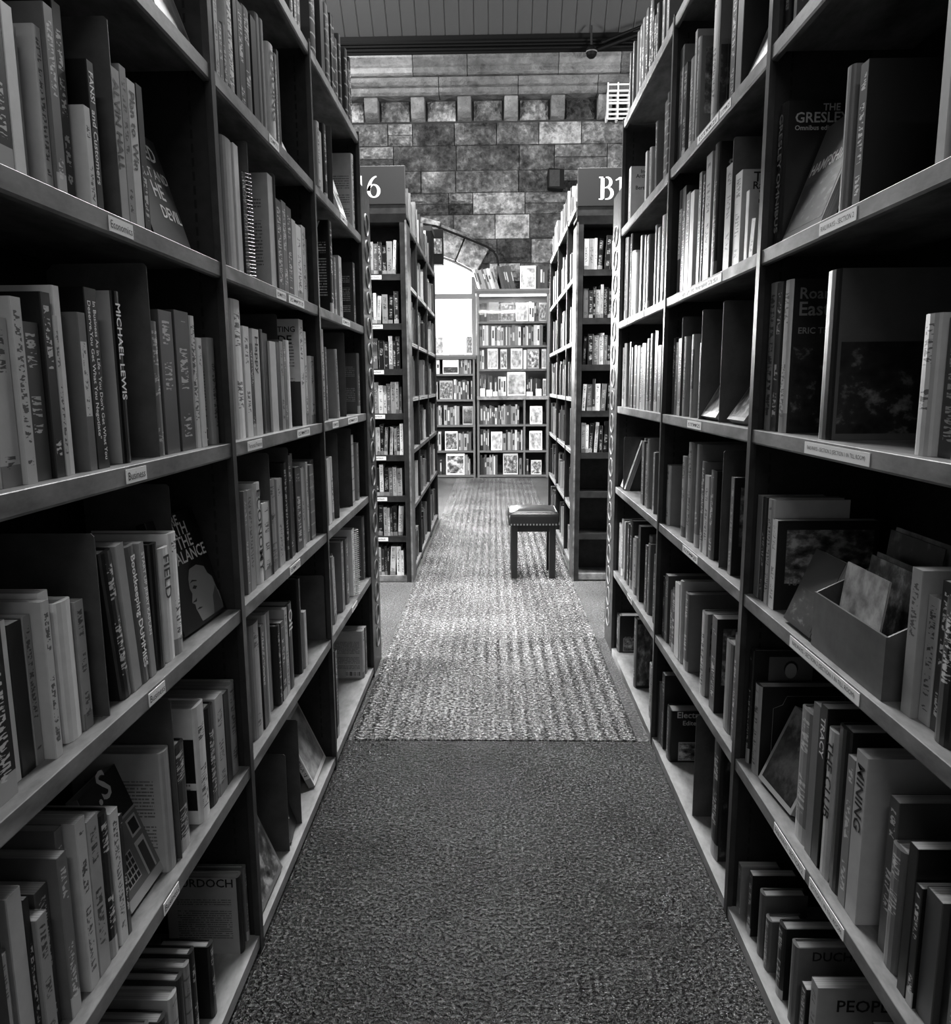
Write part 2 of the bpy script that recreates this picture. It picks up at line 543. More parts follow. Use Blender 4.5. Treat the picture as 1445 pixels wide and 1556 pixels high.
SHELVES = [
 ('L',1,5,[
  ('F',[-0.585,1.4714],[-0.585,1.6314],0.22,20,0.55,{'pic': 1}),
 ]),
 ('L',1,4,[
  ('S',1.1662,1.1849,0.144,0.02,0.55,{}),
  ('S',1.1849,1.2054,0.212,0.02,0.07,{'st': 'FANS!  and Customers','sc': 0.8}),
  ('S',1.2588,1.288,0.232,0.02,0.45,{'st': 'ALVIN HALL','sc': 0.05,'cov': 'l','ct': 0.05}),
  ('S',1.288,1.3117,0.245,0.02,0.4,{}),
  ('S',1.3117,1.342,0.233,0.02,0.55,{'st': 'Plan to Win','sc': 0.2}),
  ('S',1.3435,1.3678,0.237,0.02,0.14,{'sp': 't'}),
  ('E',1.2525,0.297,0.02,0.2,{}),
  ('F',[-0.585,1.3787],[-0.585,1.5437],0.205,17,0.06,{'ft': [('EED',0.36,0.76,0.03),('ST AND',0.32,0.58,0.03),('HE',0.36,0.4,0.03),('DEVIL',0.4,0.22,0.03)],'sc': 0.85,'lab': 'black face-out book,bold white capitals'}),
 ]),
 ('L',1,3,[
  ('S',1.0991,1.1213,0.225,0.02,0.3,{'sp': 'w'}),
  ('S',1.1223,1.1583,0.262,0.02,0.06,{'st2': ("In Business As in Life - You Don't Get What You",'Deserve,You Get What You Negotiate"'),'sc': 0.85}),
  ('S',1.2087,1.2341,0.267,0.02,0.48,{'hb': 1,'spt': 0.04,'st': 'MICHAEL LEWIS','sc': 0.9,'d': 0.165,'lab': 'pale hardback with black lettered spine'}),
  ('E',1.3264,0.325,0.02,0.22,{}),
  ('S',1.3308,1.3675,0.232,0.02,0.32,{'sp': 't'}),
  ('S',1.3675,1.4265,0.254,0.02,0.25,{'sp': 't'}),
  ('S',1.4357,1.5041,0.26,0.02,0.22,{'sp': 't'}),
  ('S',1.506,1.5409,0.256,0.02,0.6,{'sp': 't'}),
  ('S',1.5409,1.5652,0.216,0.02,0.62,{'sp': 't'}),
  ('S',1.6086,1.642,0.22,0.02,0.42,{'sp': 't','cov': 'b','d': 0.12}),
 ]),
 ('L',1,2,[
  ('E',1.0856,0.281,0.02,0.3,{}),
  ('S',1.1401,1.1746,0.245,0.02,0.14,{'sp': 't','lean': -7,'hb': 1}),
  ('S',1.176,1.2043,0.248,0.02,0.42,{'lean': -6,'sp': 'p'}),
  ('S',1.2058,1.2378,0.238,0.02,0.4,{'lean': -5,'st': 'Bookkeeping DUMMIES','sc': 0.9,'spt': 0.3}),
  ('S',1.2394,1.26,0.236,0.02,0.42,{'lean': -3,'st': 'START UP JERRY KAPLAN','sc': 0.9}),
  ('S',1.2723,1.3034,0.224,0.02,0.1,{'sp': 'p','hb': 1}),
  ('S',1.3085,1.3477,0.209,0.02,0.62,{'st': 'FIELD','sc': 0.2}),
  ('S',1.3486,1.3853,0.228,0.02,0.66,{'sp': 't'}),
  ('E',1.4691,0.304,0.07,0.2,{}),
  ('F',[-0.6037,1.4324],[-0.5913,1.632],0.235,16,0.1,{'ft': [('CORE',0.18,0.9,0.02),('EARTH',0.12,0.8,0.026),('IN THE',0.14,0.68,0.026),('BALANCE',0.16,0.56,0.026)],'sc': 0.85,'serif': 1,'face': 1,'lab': 'dark face-out book with portrait'}),
 ]),
 ('L',1,1,[
  ('S',0.9748,1.0008,0.264,0.02,0.5,{'sp': 't'}),
  ('S',1.002,1.0342,0.249,0.02,0.42,{'sp': 't'}),
  ('S',1.0348,1.0663,0.236,0.02,0.12,{'sp': 't'}),
  ('S',1.0669,1.0916,0.224,0.02,0.55,{'sp': 't'}),
  ('S',1.0916,1.1039,0.206,0.02,0.12,{'sp': 't'}),
  ('E',1.3615,0.19,0.12,0.2,{}),
  ('F',[-0.598,1.1314],[-0.5966,1.265],0.215,20,0.45,{'house': 1,'ft': [('.S',0.25,0.82,0.05)],'sc': 0.8,'lab': 'face-out book with house picture'}),
  ('S',1.2523,1.2896,0.228,0.02,0.45,{'hb': 1,'cov': 'l','sp': 'p','d': 0.165}),
  ('S',1.2969,1.3564,0.209,0.02,0.08,{'hb': 1,'sp': 't'}),
  ('S',1.406,1.4612,0.244,0.02,0.6,{'cov': 'k','sp': 't','d': 0.16}),
  ('S',1.4634,1.5083,0.217,0.02,0.1,{'sp': 't'}),
  ('S',1.5107,1.5582,0.22,0.02,0.5,{'sp': 't'}),
  ('S',1.5608,1.5923,0.21,0.02,0.14,{'sp': 'p'}),
  ('S',1.5951,1.642,0.213,0.02,0.45,{'sp': 't','hb': 1}),
  ('E',1.3156,0.313,0.02,0.22,{}),
 ]),
 ('L',1,0,[
  ('S',1.1104,1.1369,0.241,0.02,0.3,{'hb': 1}),
  ('S',1.1696,1.2004,0.202,0.02,0.2,{'hb': 1}),
  ('S',1.2141,1.2484,0.207,0.02,0.5,{'hb': 1,'sp': 't'}),
  ('S',1.2484,1.2749,0.217,0.02,0.2,{'hb': 1}),
  ('S',1.2829,1.3072,0.216,0.02,0.4,{'hb': 1,'sp': 'b'}),
  ('S',1.3072,1.3337,0.223,0.02,0.12,{'hb': 1}),
  ('S',1.3979,1.4244,0.166,0.02,0.13,{'hb': 1}),
  ('S',1.5836,1.6118,0.193,0.02,0.42,{'hb': 1,'cov': 'm','spt': 0.1,'ct': [('MURDOCH',0.0,0.88,0.03)],'d': 0.17,'cc': 0.08,'lab': 'tall grey hardback with black title'}),
  ('S',1.6244,1.642,0.19,0.02,0.3,{'hb': 1}),
 ]),
 ('L',2,6,[
  ('S',2.4267,2.4638,0.117,0.02,0.14,{}),
  ('S',2.4638,2.5022,0.144,0.02,0.15,{}),
  ('S',2.5022,2.542,0.156,0.02,0.2,{}),
 ]),
 ('L',2,5,[
  ('S',1.747,1.7719,0.199,0.02,0.45,{}),
  ('S',1.7719,1.7976,0.135,0.02,0.28,{}),
  ('S',1.7976,1.8286,0.144,0.02,0.3,{}),
  ('S',1.8286,1.8796,0.24,0.02,0.6,{}),
  ('S',1.8796,1.9087,0.234,0.02,0.1,{}),
  ('S',1.9087,1.9511,0.239,0.02,0.1,{}),
  ('S',1.9511,2.013,0.25,0.02,0.22,{}),
  ('S',2.013,2.0581,0.252,0.02,0.1,{}),
  ('S',2.0581,2.0966,0.278,0.02,0.3,{'sp': 'p'}),
  ('S',2.0966,2.1299,0.281,0.02,0.38,{'sp': 'p'}),
  ('S',2.1706,2.2206,0.256,0.02,0.6,{'st': 'LEADING','sc': 0.08}),
  ('S',2.2206,2.2411,0.247,0.02,0.35,{}),
  ('S',2.2411,2.262,0.264,0.02,0.15,{}),
  ('F',[-0.585,2.2251],[-0.585,2.3651],0.1,25,0.55,{}),
 ]),
 ('L',2,4,[
  ('S',1.7639,1.8294,0.285,0.02,0.46,{'sp': 'p'}),
  ('S',1.8294,1.864,0.287,0.02,0.6,{'sp': 'p'}),
  ('E',1.9222,0.318,0.02,0.22,{}),
  ('S',1.881,1.9192,0.24,0.02,0.1,{'spiral': 1}),
  ('S',2.0941,2.1435,0.291,0.02,0.5,{'cov': 'l','sp': 'p','d': 0.165}),
  ('E',2.151,0.304,0.02,0.2,{}),
  ('S',2.1624,2.2211,0.245,0.02,0.08,{'sp': 't'}),
  ('S',2.2211,2.2705,0.253,0.02,0.25,{}),
  ('S',2.2705,2.3266,0.249,0.02,0.1,{}),
  ('S',2.3266,2.3717,0.225,0.02,0.5,{}),
  ('S',2.3717,2.4378,0.22,0.02,0.6,{}),
  ('S',2.4427,2.4928,0.23,0.02,0.55,{}),
  ('S',2.4928,2.5286,0.202,0.025,0.46,{}),
 ]),
 ('L',2,3,[
  ('S',1.7578,1.8277,0.315,0.02,0.64,{'sp': 't'}),
  ('S',1.8277,1.8723,0.26,0.02,0.6,{}),
  ('S',1.8723,1.897,0.222,0.02,0.15,{}),
  ('S',1.897,1.9516,0.259,0.02,0.55,{'st': 'Happy','sc': 0.1}),
  ('S',1.9516,1.9953,0.262,0.02,0.1,{'sp': 'p'}),
  ('S',1.9953,2.0407,0.255,0.025,0.05,{'sp': 'p'}),
  ('S',2.0407,2.1,0.237,0.02,0.55,{'sp': 'p'}),
  ('S',2.1,2.1357,0.238,0.02,0.1,{}),
  ('S',2.1357,2.1725,0.242,0.02,0.4,{}),
  ('S',2.1725,2.2011,0.247,0.02,0.3,{}),
  ('S',2.2011,2.2507,0.249,0.02,0.65,{'sp': 'p'}),
  ('E',2.2548,0.325,0.06,0.22,{}),
  ('S',2.3596,2.4102,0.319,0.02,0.6,{'sp': 't','cov': 'g','ct': [('MARKETING',0.0,0.88,0.026),('GUIDE',0.08,0.77,0.026)],'cc': 0.05,'d': 0.15,'lab': 'pale manual with bold black title'}),
  ('S',2.4149,2.4452,0.287,0.02,0.55,{}),
  ('S',2.4452,2.4879,0.295,0.05,0.47,{}),
  ('S',2.4879,2.542,0.215,0.02,0.6,{}),
 ]),
 ('L',2,2,[
  ('S',1.767,1.7901,0.248,0.02,0.35,{}),
  ('S',1.7901,1.83,0.246,0.02,0.4,{}),
  ('S',1.8562,1.9062,0.255,0.02,0.62,{'st': 'ECONOMY','sc': 0.15}),
  ('S',1.9062,1.9698,0.197,0.02,0.58,{}),
  ('S',1.9717,2.0404,0.248,0.02,0.4,{}),
  ('S',2.0441,2.0872,0.243,0.02,0.48,{}),
  ('S',2.0872,2.1173,0.239,0.025,0.39,{}),
  ('E',1.9605,0.32,0.02,0.22,{}),
  ('E',2.1498,0.32,0.02,0.22,{}),
  ('S',2.1193,2.158,0.279,0.02,0.15,{}),
  ('S',2.1602,2.2086,0.295,0.02,0.12,{}),
  ('S',2.2086,2.2356,0.297,0.025,0.21,{}),
  ('S',2.2378,2.3049,0.253,0.02,0.18,{}),
  ('S',2.3073,2.3394,0.243,0.02,0.46,{}),
  ('S',2.3394,2.3909,0.241,0.025,0.38,{}),
  ('S',2.3909,2.4175,0.254,0.025,0.57,{}),
  ('S',2.42,2.4703,0.242,0.02,0.34,{'sp': 'b'}),
  ('S',2.4703,2.4964,0.227,0.025,0.34,{'sp': 'b'}),
  ('S',2.4964,2.542,0.251,0.035,0.34,{'sp': 'b'}),
 ]),
 ('L',2,1,[
  ('S',1.7732,1.8376,0.294,0.02,0.45,{}),
  ('S',1.8393,1.8696,0.271,0.02,0.2,{}),
  ('S',1.8714,1.8982,0.291,0.02,0.5,{'hb': 1,'sp': 'p'}),
  ('S',1.8982,1.9396,0.261,0.035,0.4,{'hb': 1,'sp': 'p'}),
  ('S',1.9396,1.9802,0.276,0.035,0.5,{'hb': 1,'sp': 'p'}),
  ('S',1.9839,2.0153,0.225,0.02,0.14,{}),
  ('S',2.0153,2.0545,0.225,0.02,0.08,{}),
  ('S',2.0564,2.0858,0.251,0.02,0.5,{}),
  ('S',2.0878,2.1472,0.253,0.02,0.2,{'st': 'OIL','sc': 0.85}),
  ('S',2.2702,2.299,0.179,0.02,0.52,{'cov': 'l','d': 0.11}),
  ('S',2.217,2.2491,0.297,0.02,0.12,{}),
  ('E',2.542,0.228,0.02,0.22,{}),
 ]),
 ('L',2,0,[
  ('F',[-0.577,1.6999],[-0.577,1.8995],0.21,22,0.32,{'pic': 2}),
  ('E',1.9856,0.293,0.02,0.25,{}),
  ('F',[-0.5821,2.0156],[-0.6069,2.2141],0.17,20,0.2,{}),
  ('E',2.126,0.33,0.02,0.22,{}),
  ('F',[-0.5873,2.3255],[-0.5932,2.5254],0.24,24,0.62,{'pic': 1}),
 ]),
 ('L',3,6,[
  ('S',2.7028,2.7662,0.264,0.02,0.2,{'sp': 'b'}),
  ('S',2.7662,2.8032,0.274,0.035,0.2,{'sp': 'b'}),
  ('S',2.8348,2.8901,0.29,0.02,0.2,{}),
  ('S',2.8901,2.9264,0.293,0.035,0.17,{}),
  ('S',2.9299,2.9764,0.29,0.02,0.26,{'sp': 'b'}),
  ('S',2.9764,3.0071,0.279,0.025,0.26,{'sp': 'b'}),
  ('S',3.0108,3.0502,0.29,0.02,0.09,{'sp': 'b'}),
  ('S',3.0502,3.0842,0.3,0.02,0.09,{'sp': 'b'}),
  ('S',3.0902,3.1333,0.243,0.02,0.26,{'sp': 'b'}),
  ('S',3.1333,3.1649,0.252,0.05,0.26,{'sp': 'b'}),
  ('S',3.1734,3.2076,0.29,0.02,0.22,{'sp': 'b'}),
  ('S',3.2076,3.2456,0.282,0.05,0.22,{'sp': 'b'}),
  ('S',3.2456,3.2867,0.265,0.035,0.22,{'sp': 'b'}),
  ('S',3.2962,3.3474,0.29,0.02,0.2,{'sp': 'b'}),
  ('S',3.3474,3.3804,0.262,0.02,0.2,{'sp': 'b'}),
  ('S',3.3829,3.422,0.29,0.02,0.14,{}),
 ]),
 ('L',3,5,[
  ('S',2.7221,2.7643,0.237,0.02,0.52,{}),
  ('S',2.7643,2.8243,0.222,0.025,0.48,{}),
  ('S',2.8274,2.8725,0.262,0.02,0.1,{}),
  ('S',2.8725,2.8993,0.245,0.035,0.05,{}),
  ('E',2.9385,0.287,0.02,0.3,{}),
  ('F',[-0.585,3.1241],[-0.585,3.2541],0.19,18,0.68,{'ft': [('N7',0.1,0.3,0.08)],'sc': 0.05}),
  ('S',3.372,3.422,0.316,0.02,0.55,{'cov': 'l','d': 0.12,'sp': 't'}),
 ]),
 ('L',3,4,[
  ('S',2.8653,2.9153,0.33,0.02,0.07,{'cov': 'w','ct': [('ADV',0.0,0.9,0.03)],'cc': 0.85,'d': 0.13}),
  ('S',2.9223,2.9734,0.214,0.02,0.3,{}),
  ('S',2.9734,3.0089,0.214,0.035,0.42,{}),
  ('S',3.0126,3.0696,0.232,0.02,0.5,{}),
  ('S',3.3124,3.3624,0.253,0.02,0.1,{'cov': 'w','d': 0.12}),
 ]),
 ('L',3,3,[
  ('S',2.663,2.7095,0.312,0.02,0.5,{}),
  ('S',2.7158,2.747,0.254,0.02,0.35,{}),
  ('S',2.747,2.794,0.265,0.05,0.24,{}),
  ('S',2.9146,2.957,0.254,0.02,0.45,{'lean': -5}),
  ('S',2.957,2.9887,0.235,0.05,0.36,{'lean': -5}),
  ('E',3.0514,0.325,0.02,0.25,{}),
  ('S',3.3635,3.422,0.259,0.02,0.28,{'cov': 'l','d': 0.13}),
 ]),
 ('L',3,2,[
  ('S',2.6855,2.7394,0.234,0.02,0.6,{'lean': -3}),
  ('S',2.7394,2.7726,0.218,0.025,0.51,{'lean': -3}),
  ('S',2.7726,2.811,0.235,0.025,0.63,{'lean': -3}),
  ('E',2.8469,0.317,0.02,0.22,{}),
  ('E',3.1252,0.32,0.02,0.22,{}),
  ('S',3.1428,3.1966,0.29,0.02,0.5,{'sp': 'b'}),
  ('S',3.1966,3.2237,0.278,0.025,0.5,{'sp': 'b'}),
  ('S',3.2237,3.2804,0.262,0.05,0.5,{'sp': 'b'}),
  ('S',3.2852,3.3215,0.244,0.02,0.4,{}),
  ('S',3.3215,3.3668,0.25,0.05,0.51,{}),
  ('S',3.3668,3.4094,0.243,0.035,0.39,{}),
 ]),
 ('L',3,1,[
  ('S',2.7119,2.7426,0.256,0.02,0.5,{'lean': -4}),
  ('S',2.7426,2.78,0.242,0.025,0.53,{'lean': -4}),
  ('S',2.78,2.8171,0.247,0.035,0.42,{'lean': -4}),
  ('S',2.8686,2.9144,0.274,0.02,0.35,{}),
  ('S',2.9144,2.9607,0.267,0.035,0.25,{}),
  ('S',2.9635,3.0254,0.267,0.02,0.3,{}),
  ('S',3.0975,3.1475,0.281,0.02,0.72,{'spiral': 1}),
  ('S',3.1543,3.2031,0.247,0.02,0.4,{}),
  ('S',3.372,3.422,0.287,0.02,0.3,{'cov': 'b','d': 0.13}),
 ]),
 ('L',3,0,[
  ('S',2.6346,2.6896,0.342,0.02,0.14,{}),
  ('S',2.6896,2.728,0.337,0.02,0.2,{}),
  ('S',3.2847,3.3347,0.22,0.02,0.52,{'cov': 'b','d': 0.15,'hb': 1}),
  ('S',3.3394,3.3773,0.218,0.02,0.3,{}),
  ('S',3.3773,3.422,0.2,0.05,0.24,{}),
 ]),
 ('R',1,5,[
  ('S',1.7557,1.79,0.133,0.02,0.12,{}),
  ('S',1.7159,1.7352,0.11,0.02,0.22,{'ct': [('NIBUS',0.02,0.45,0.03)],'cc': 0.4}),
 ]),
 ('R',1,4,[
  ('S',1.7475,1.79,0.294,0.02,0.09,{'hb': 1,'d': 0.21,'st': 'GRESLEY OMNIBUS','sc': 0.6,'ct': [('THE',0.3,0.93,0.014),('GRESLEY',0.0,0.85,0.021),('Omnibus edition',0.0,0.8,0.01)],'cc': 0.6,'lab': 'black hardback with grey title'}),
  ('F',[0.615,1.7319],[0.615,1.5319],0.24,20,0.22,{'ft': [('HAMPSHIRE',0.0,0.55,0.03)],'sc': 0.9,'pic': 3,'lab': 'face-out county book leaning back'}),
  ('S',1.4353,1.4648,0.248,0.02,0.36,{'hb': 1,'sp': 'p'}),
  ('S',1.3747,1.4049,0.232,0.02,0.12,{'sp': 't'}),
 ]),
 ('R',1,3,[
  ('S',1.7406,1.79,0.322,0.02,0.42,{}),
  ('S',1.7026,1.7394,0.318,0.02,0.2,{}),
  ('S',1.6601,1.7005,0.317,0.02,0.6,{'hb': 1,'d': 0.2,'cvt': 0.16,'sp': 't','ct': [('Roaring',0.0,0.85,0.03),('East Coast',0.0,0.765,0.03),('ERIC TREACY',0.0,0.65,0.013)],'cc': 0.45,'serif': 1,'pic': 3,'lab': 'dark picture hardback with pale title'}),
  ('S',1.4361,1.49,0.306,0.02,0.09,{'hb': 1,'d': 0.22,'cvt': 0.24,'pic': 3}),
 ]),
 ('R',1,2,[
  ('S',1.757,1.79,0.239,0.02,0.4,{}),
  ('S',1.7301,1.7545,0.24,0.02,0.2,{}),
  ('S',1.6947,1.7289,0.24,0.02,0.5,{}),
  ('S',1.6585,1.6889,0.2,0.02,0.6,{'d': 0.22,'cvt': 0.14,'pic': 2,'ct': [('RAILWAYS',0.05,0.28,0.018)],'cc': 0.4}),
  ('F',[0.607,1.5774],[0.607,1.4416],0.16,22,0.15,{'pic': 3}),
 ]),
 ('R',1,1,[
  ('S',1.7676,1.79,0.286,0.02,0.12,{'hb': 1,'d': 0.2,'portrait': 1}),
  ('S',1.7088,1.7485,0.22,0.02,0.4,{'hb': 1,'d': 0.21,'cvt': 0.1,'frame': 1,'spt': 0.45}),
  ('F',[0.6137,1.6848],[0.6266,1.5223],0.19,24,0.5,{'pic': 4}),
  ('S',1.4191,1.4799,0.278,0.02,0.36,{'d': 0.17}),
  ('S',1.3867,1.4181,0.311,0.02,0.3,{}),
  ('S',1.3558,1.3859,0.321,0.02,0.1,{'st': 'TRACY','sc': 0.8}),
  ('S',1.3148,1.3549,0.29,0.02,0.5,{'st': 'THE CLUB','sc': 0.05}),
  ('S',1.2687,1.3141,0.315,0.02,0.1,{}),
  ('S',1.2395,1.2679,0.278,0.02,0.34,{}),
  ('S',1.198,1.2388,0.303,0.02,0.46,{'st': 'MINING','sc': 0.1}),
 ]),
 ('R',1,0,[
  ('S',1.3139,1.3446,0.182,0.02,0.4,{'d': 0.2,'ct': [('PEOPLES',0.1,0.72,0.026)],'cc': 0.1,'lab': 'light hardback with bold dark title'}),
  ('S',1.3616,1.388,0.136,0.02,0.12,{}),
  ('S',1.4214,1.4521,0.18,0.02,0.3,{'hb': 1,'d': 0.2,'ct': [('DUCHESS',0.08,0.84,0.021)],'cc': 0.08,'lab': 'grey hardback with dark narrow title'}),
  ('S',1.4889,1.524,0.17,0.02,0.12,{'hb': 1}),
  ('S',1.5683,1.599,0.127,0.02,0.28,{'hb': 1}),
  ('S',1.6134,1.6441,0.159,0.02,0.25,{'hb': 1}),
  ('S',1.684,1.7103,0.161,0.02,0.12,{}),
  ('S',1.7637,1.79,0.129,0.02,0.36,{'sp': 't'}),
 ]),
 ('R',2,5,[
  ('S',2.691,2.75,0.364,0.02,0.3,{'sp': 'w'}),
  ('S',2.643,2.6893,0.293,0.02,0.2,{}),
  ('S',2.5576,2.6117,0.28,0.02,0.34,{'sp': 't'}),
  ('S',2.6117,2.6415,0.29,0.035,0.38,{'sp': 't'}),
  ('S',2.5282,2.5547,0.34,0.02,0.4,{}),
  ('S',2.4969,2.5282,0.308,0.02,0.4,{'cvt': 0.3,'pic': 2}),
  ('S',2.3081,2.3581,0.36,0.02,0.5,{'hb': 1,'d': 0.2,'cvt': 0.3,'pic': 3,'frame': 1}),
  ('S',2.13,2.1715,0.269,0.02,0.14,{}),
  ('S',2.0746,2.1232,0.244,0.02,0.3,{'ct': [('YE',0.3,0.55,0.03)],'cc': 0.35,'cvt': 0.1}),
  ('F',[0.615,2.0586],[0.615,1.9286],0.2,22,0.35,{}),
 ]),
 ('R',2,4,[
  ('S',2.6527,2.7037,0.335,0.02,0.14,{'sp': 'w'}),
  ('S',2.7037,2.75,0.328,0.035,0.1,{'sp': 'w'}),
  ('S',2.5998,2.6478,0.333,0.02,0.08,{}),
  ('S',2.5446,2.595,0.302,0.02,0.3,{}),
  ('S',2.4919,2.5401,0.294,0.02,0.6,{}),
  ('S',2.4092,2.4412,0.326,0.02,0.28,{}),
  ('S',2.4412,2.4833,0.317,0.035,0.24,{}),
  ('S',2.37,2.4052,0.311,0.02,0.2,{}),
  ('S',2.3049,2.3663,0.353,0.02,0.46,{}),
  ('S',2.2423,2.2923,0.36,0.02,0.1,{'hb': 1,'ct': [('The',0.2,0.92,0.02),('STEAM',0.02,0.78,0.034)],'cc': 0.5}),
  ('S',2.102,2.1621,0.27,0.02,0.4,{}),
  ('E',2.0957,0.327,0.02,0.2,{}),
  ('S',2.0219,2.0798,0.23,0.02,0.52,{'cvt': 0.5,'ct': [('The',0.1,0.87,0.024),('Railway',0.1,0.77,0.024)],'cc': 0.1}),
  ('S',1.9617,1.9856,0.168,0.02,0.6,{'cvt': 0.5,'ct': [('S',0.1,0.8,0.04)],'cc': 0.2}),
  ('S',1.9209,1.9506,0.093,0.02,0.55,{'lean': -9}),
 ]),
 ('R',2,3,[
  ('S',2.6724,2.7146,0.258,0.02,0.14,{}),
  ('S',2.7146,2.75,0.263,0.035,0.24,{}),
  ('S',2.6352,2.6697,0.242,0.02,0.3,{}),
  ('S',2.5738,2.63,0.252,0.02,0.3,{}),
  ('S',2.5202,2.5689,0.254,0.02,0.4,{}),
  ('S',2.4283,2.4643,0.255,0.02,0.42,{'sp': 'w'}),
  ('S',2.4643,2.5178,0.244,0.035,0.53,{'sp': 'w'}),
  ('S',2.3308,2.3679,0.224,0.02,0.42,{}),
  ('S',2.3679,2.4042,0.201,0.035,0.52,{}),
  ('E',2.5492,0.319,0.02,0.16,{}),
  ('E',2.3268,0.319,0.02,0.2,{}),
  ('F',[0.615,2.3217],[0.615,2.1717],0.27,30,0.66,{'pic': 1}),
  ('E',2.1204,0.322,0.02,0.2,{}),
  ('F',[0.615,2.0664],[0.615,1.9264],0.17,34,0.4,{'pic': 2}),
 ]),
 ('R',2,2,[
  ('S',2.6957,2.75,0.212,0.02,0.52,{'cvt': 0.35}),
  ('S',2.4785,2.5284,0.263,0.02,0.45,{}),
  ('S',2.5284,2.5796,0.263,0.05,0.37,{}),
  ('S',2.3981,2.4567,0.313,0.02,0.4,{}),
  ('S',2.3102,2.3556,0.314,0.02,0.36,{}),
  ('S',2.3556,2.388,0.312,0.05,0.31,{}),
  ('S',2.2468,2.2899,0.269,0.02,0.3,{}),
  ('S',2.1989,2.2433,0.234,0.02,0.5,{}),
  ('S',2.1469,2.1923,0.254,0.02,0.3,{'cvt': 0.1}),
  ('E',2.0596,0.319,0.02,0.18,{}),
  ('S',1.9682,1.9956,0.257,0.02,0.3,{'cvt': 0.12,'ct': [('UNI',0.2,0.6,0.05)],'cc': 0.6,'pic': 2}),
 ]),
 ('R',2,1,[
  ('S',2.6556,2.7001,0.246,0.02,0.24,{}),
  ('S',2.7001,2.7419,0.227,0.02,0.17,{}),
  ('S',2.5465,2.6008,0.222,0.02,0.2,{}),
  ('S',2.6008,2.6497,0.2,0.025,0.23,{}),
  ('S',2.4456,2.4802,0.275,0.02,0.5,{'lean': 3}),
  ('S',2.4802,2.541,0.255,0.02,0.59,{'lean': 3}),
  ('S',2.3753,2.4253,0.255,0.02,0.3,{'hb': 1,'cvt': 0.3}),
  ('S',2.1757,2.2257,0.252,0.02,0.55,{'hb': 1,'cvt': 0.35,'pic': 2}),
  ('S',2.0578,2.1078,0.274,0.02,0.12,{'pic': 2}),
  ('S',1.9186,1.9838,0.247,0.02,0.32,{'hb': 1,'sp': 'p'}),
  ('S',1.8604,1.9138,0.286,0.02,0.2,{}),
 ]),
 ('R',2,0,[
  ('S',2.7052,2.75,0.225,0.02,0.34,{'sp': 'p'}),
  ('S',2.6557,2.6989,0.282,0.02,0.18,{'cvt': 0.18}),
  ('S',2.556,2.6197,0.191,0.02,0.07,{'hb': 1,'d': 0.16,'st': 'ELECTRICITY','sc': 0.6,'ct': [('Electricity',0.06,0.83,0.03),('Edited by',0.2,0.7,0.022)],'cc': 0.7,'pic': 5,'lab': 'black hardback with title and photograph'}),
  ('E',2.2139,0.33,0.02,0.2,{}),
  ('S',1.981,2.0449,0.355,0.02,0.08,{'hb': 1,'d': 0.2,'cvt': 0.2,'pic': 6}),
  ('F',[0.6555,2.3773],[0.6442,2.2642],0.2,20,0.45,{'pic': 2}),
 ]),
 ('R',3,6,[
  ('S',3.6446,3.6715,0.29,0.02,0.25,{}),
  ('S',3.6715,3.7247,0.283,0.05,0.24,{}),
  ('S',3.7247,3.75,0.276,0.02,0.27,{}),
  ('S',3.5443,3.5842,0.29,0.02,0.25,{}),
  ('S',3.5842,3.6391,0.26,0.05,0.36,{}),
  ('S',3.4198,3.467,0.29,0.02,0.25,{}),
  ('S',3.467,3.5061,0.283,0.02,0.26,{}),
  ('S',3.5061,3.5364,0.273,0.035,0.26,{}),
  ('S',3.3395,3.3747,0.29,0.02,0.2,{}),
  ('S',3.3747,3.4174,0.3,0.025,0.18,{}),
  ('S',3.2558,3.3041,0.29,0.02,0.2,{}),
  ('S',3.3041,3.3372,0.276,0.025,0.12,{}),
  ('S',3.1398,3.1751,0.218,0.02,0.12,{}),
  ('S',3.1751,3.2153,0.194,0.02,0.08,{}),
  ('S',3.2153,3.2538,0.226,0.02,0.09,{}),
  ('S',2.9441,2.9785,0.209,0.02,0.25,{}),
  ('S',2.9785,3.0305,0.203,0.05,0.23,{}),
  ('S',3.0305,3.0601,0.189,0.035,0.25,{}),
  ('S',3.0601,3.0936,0.209,0.05,0.36,{}),
  ('S',3.0936,3.136,0.217,0.035,0.31,{}),
 ]),
 ('R',3,5,[
  ('S',3.649,3.699,0.247,0.02,0.42,{'d': 0.12,'cvt': 0.6,'ct': [('Indian',0.3,0.88,0.016),('Archer',0.1,0.8,0.016),('Berti',0.1,0.6,0.016)],'cc': 0.1}),
  ('S',3.2785,3.3113,0.208,0.02,0.42,{}),
  ('S',3.3113,3.3529,0.179,0.035,0.42,{}),
  ('S',3.1929,3.2269,0.201,0.02,0.42,{'lean': 3}),
  ('S',3.2269,3.2709,0.176,0.05,0.36,{'lean': 3}),
  ('S',3.0847,3.1187,0.262,0.02,0.3,{'lean': 3}),
  ('S',3.1187,3.1785,0.248,0.05,0.31,{'lean': 3}),
  ('S',2.8986,2.9359,0.297,0.02,0.24,{'sp': 'b'}),
  ('S',2.9359,2.9962,0.277,0.035,0.24,{'sp': 'b'}),
  ('S',2.9962,3.0354,0.302,0.035,0.24,{'sp': 'b'}),
  ('S',3.0354,3.0713,0.279,0.05,0.24,{'sp': 'b'}),
 ]),
 ('R',3,4,[
  ('S',3.673,3.7119,0.37,0.02,0.45,{}),
  ('S',3.7119,3.75,0.377,0.02,0.33,{}),
  ('S',3.5871,3.6187,0.37,0.02,0.2,{}),
  ('S',3.6187,3.6686,0.37,0.035,0.26,{}),
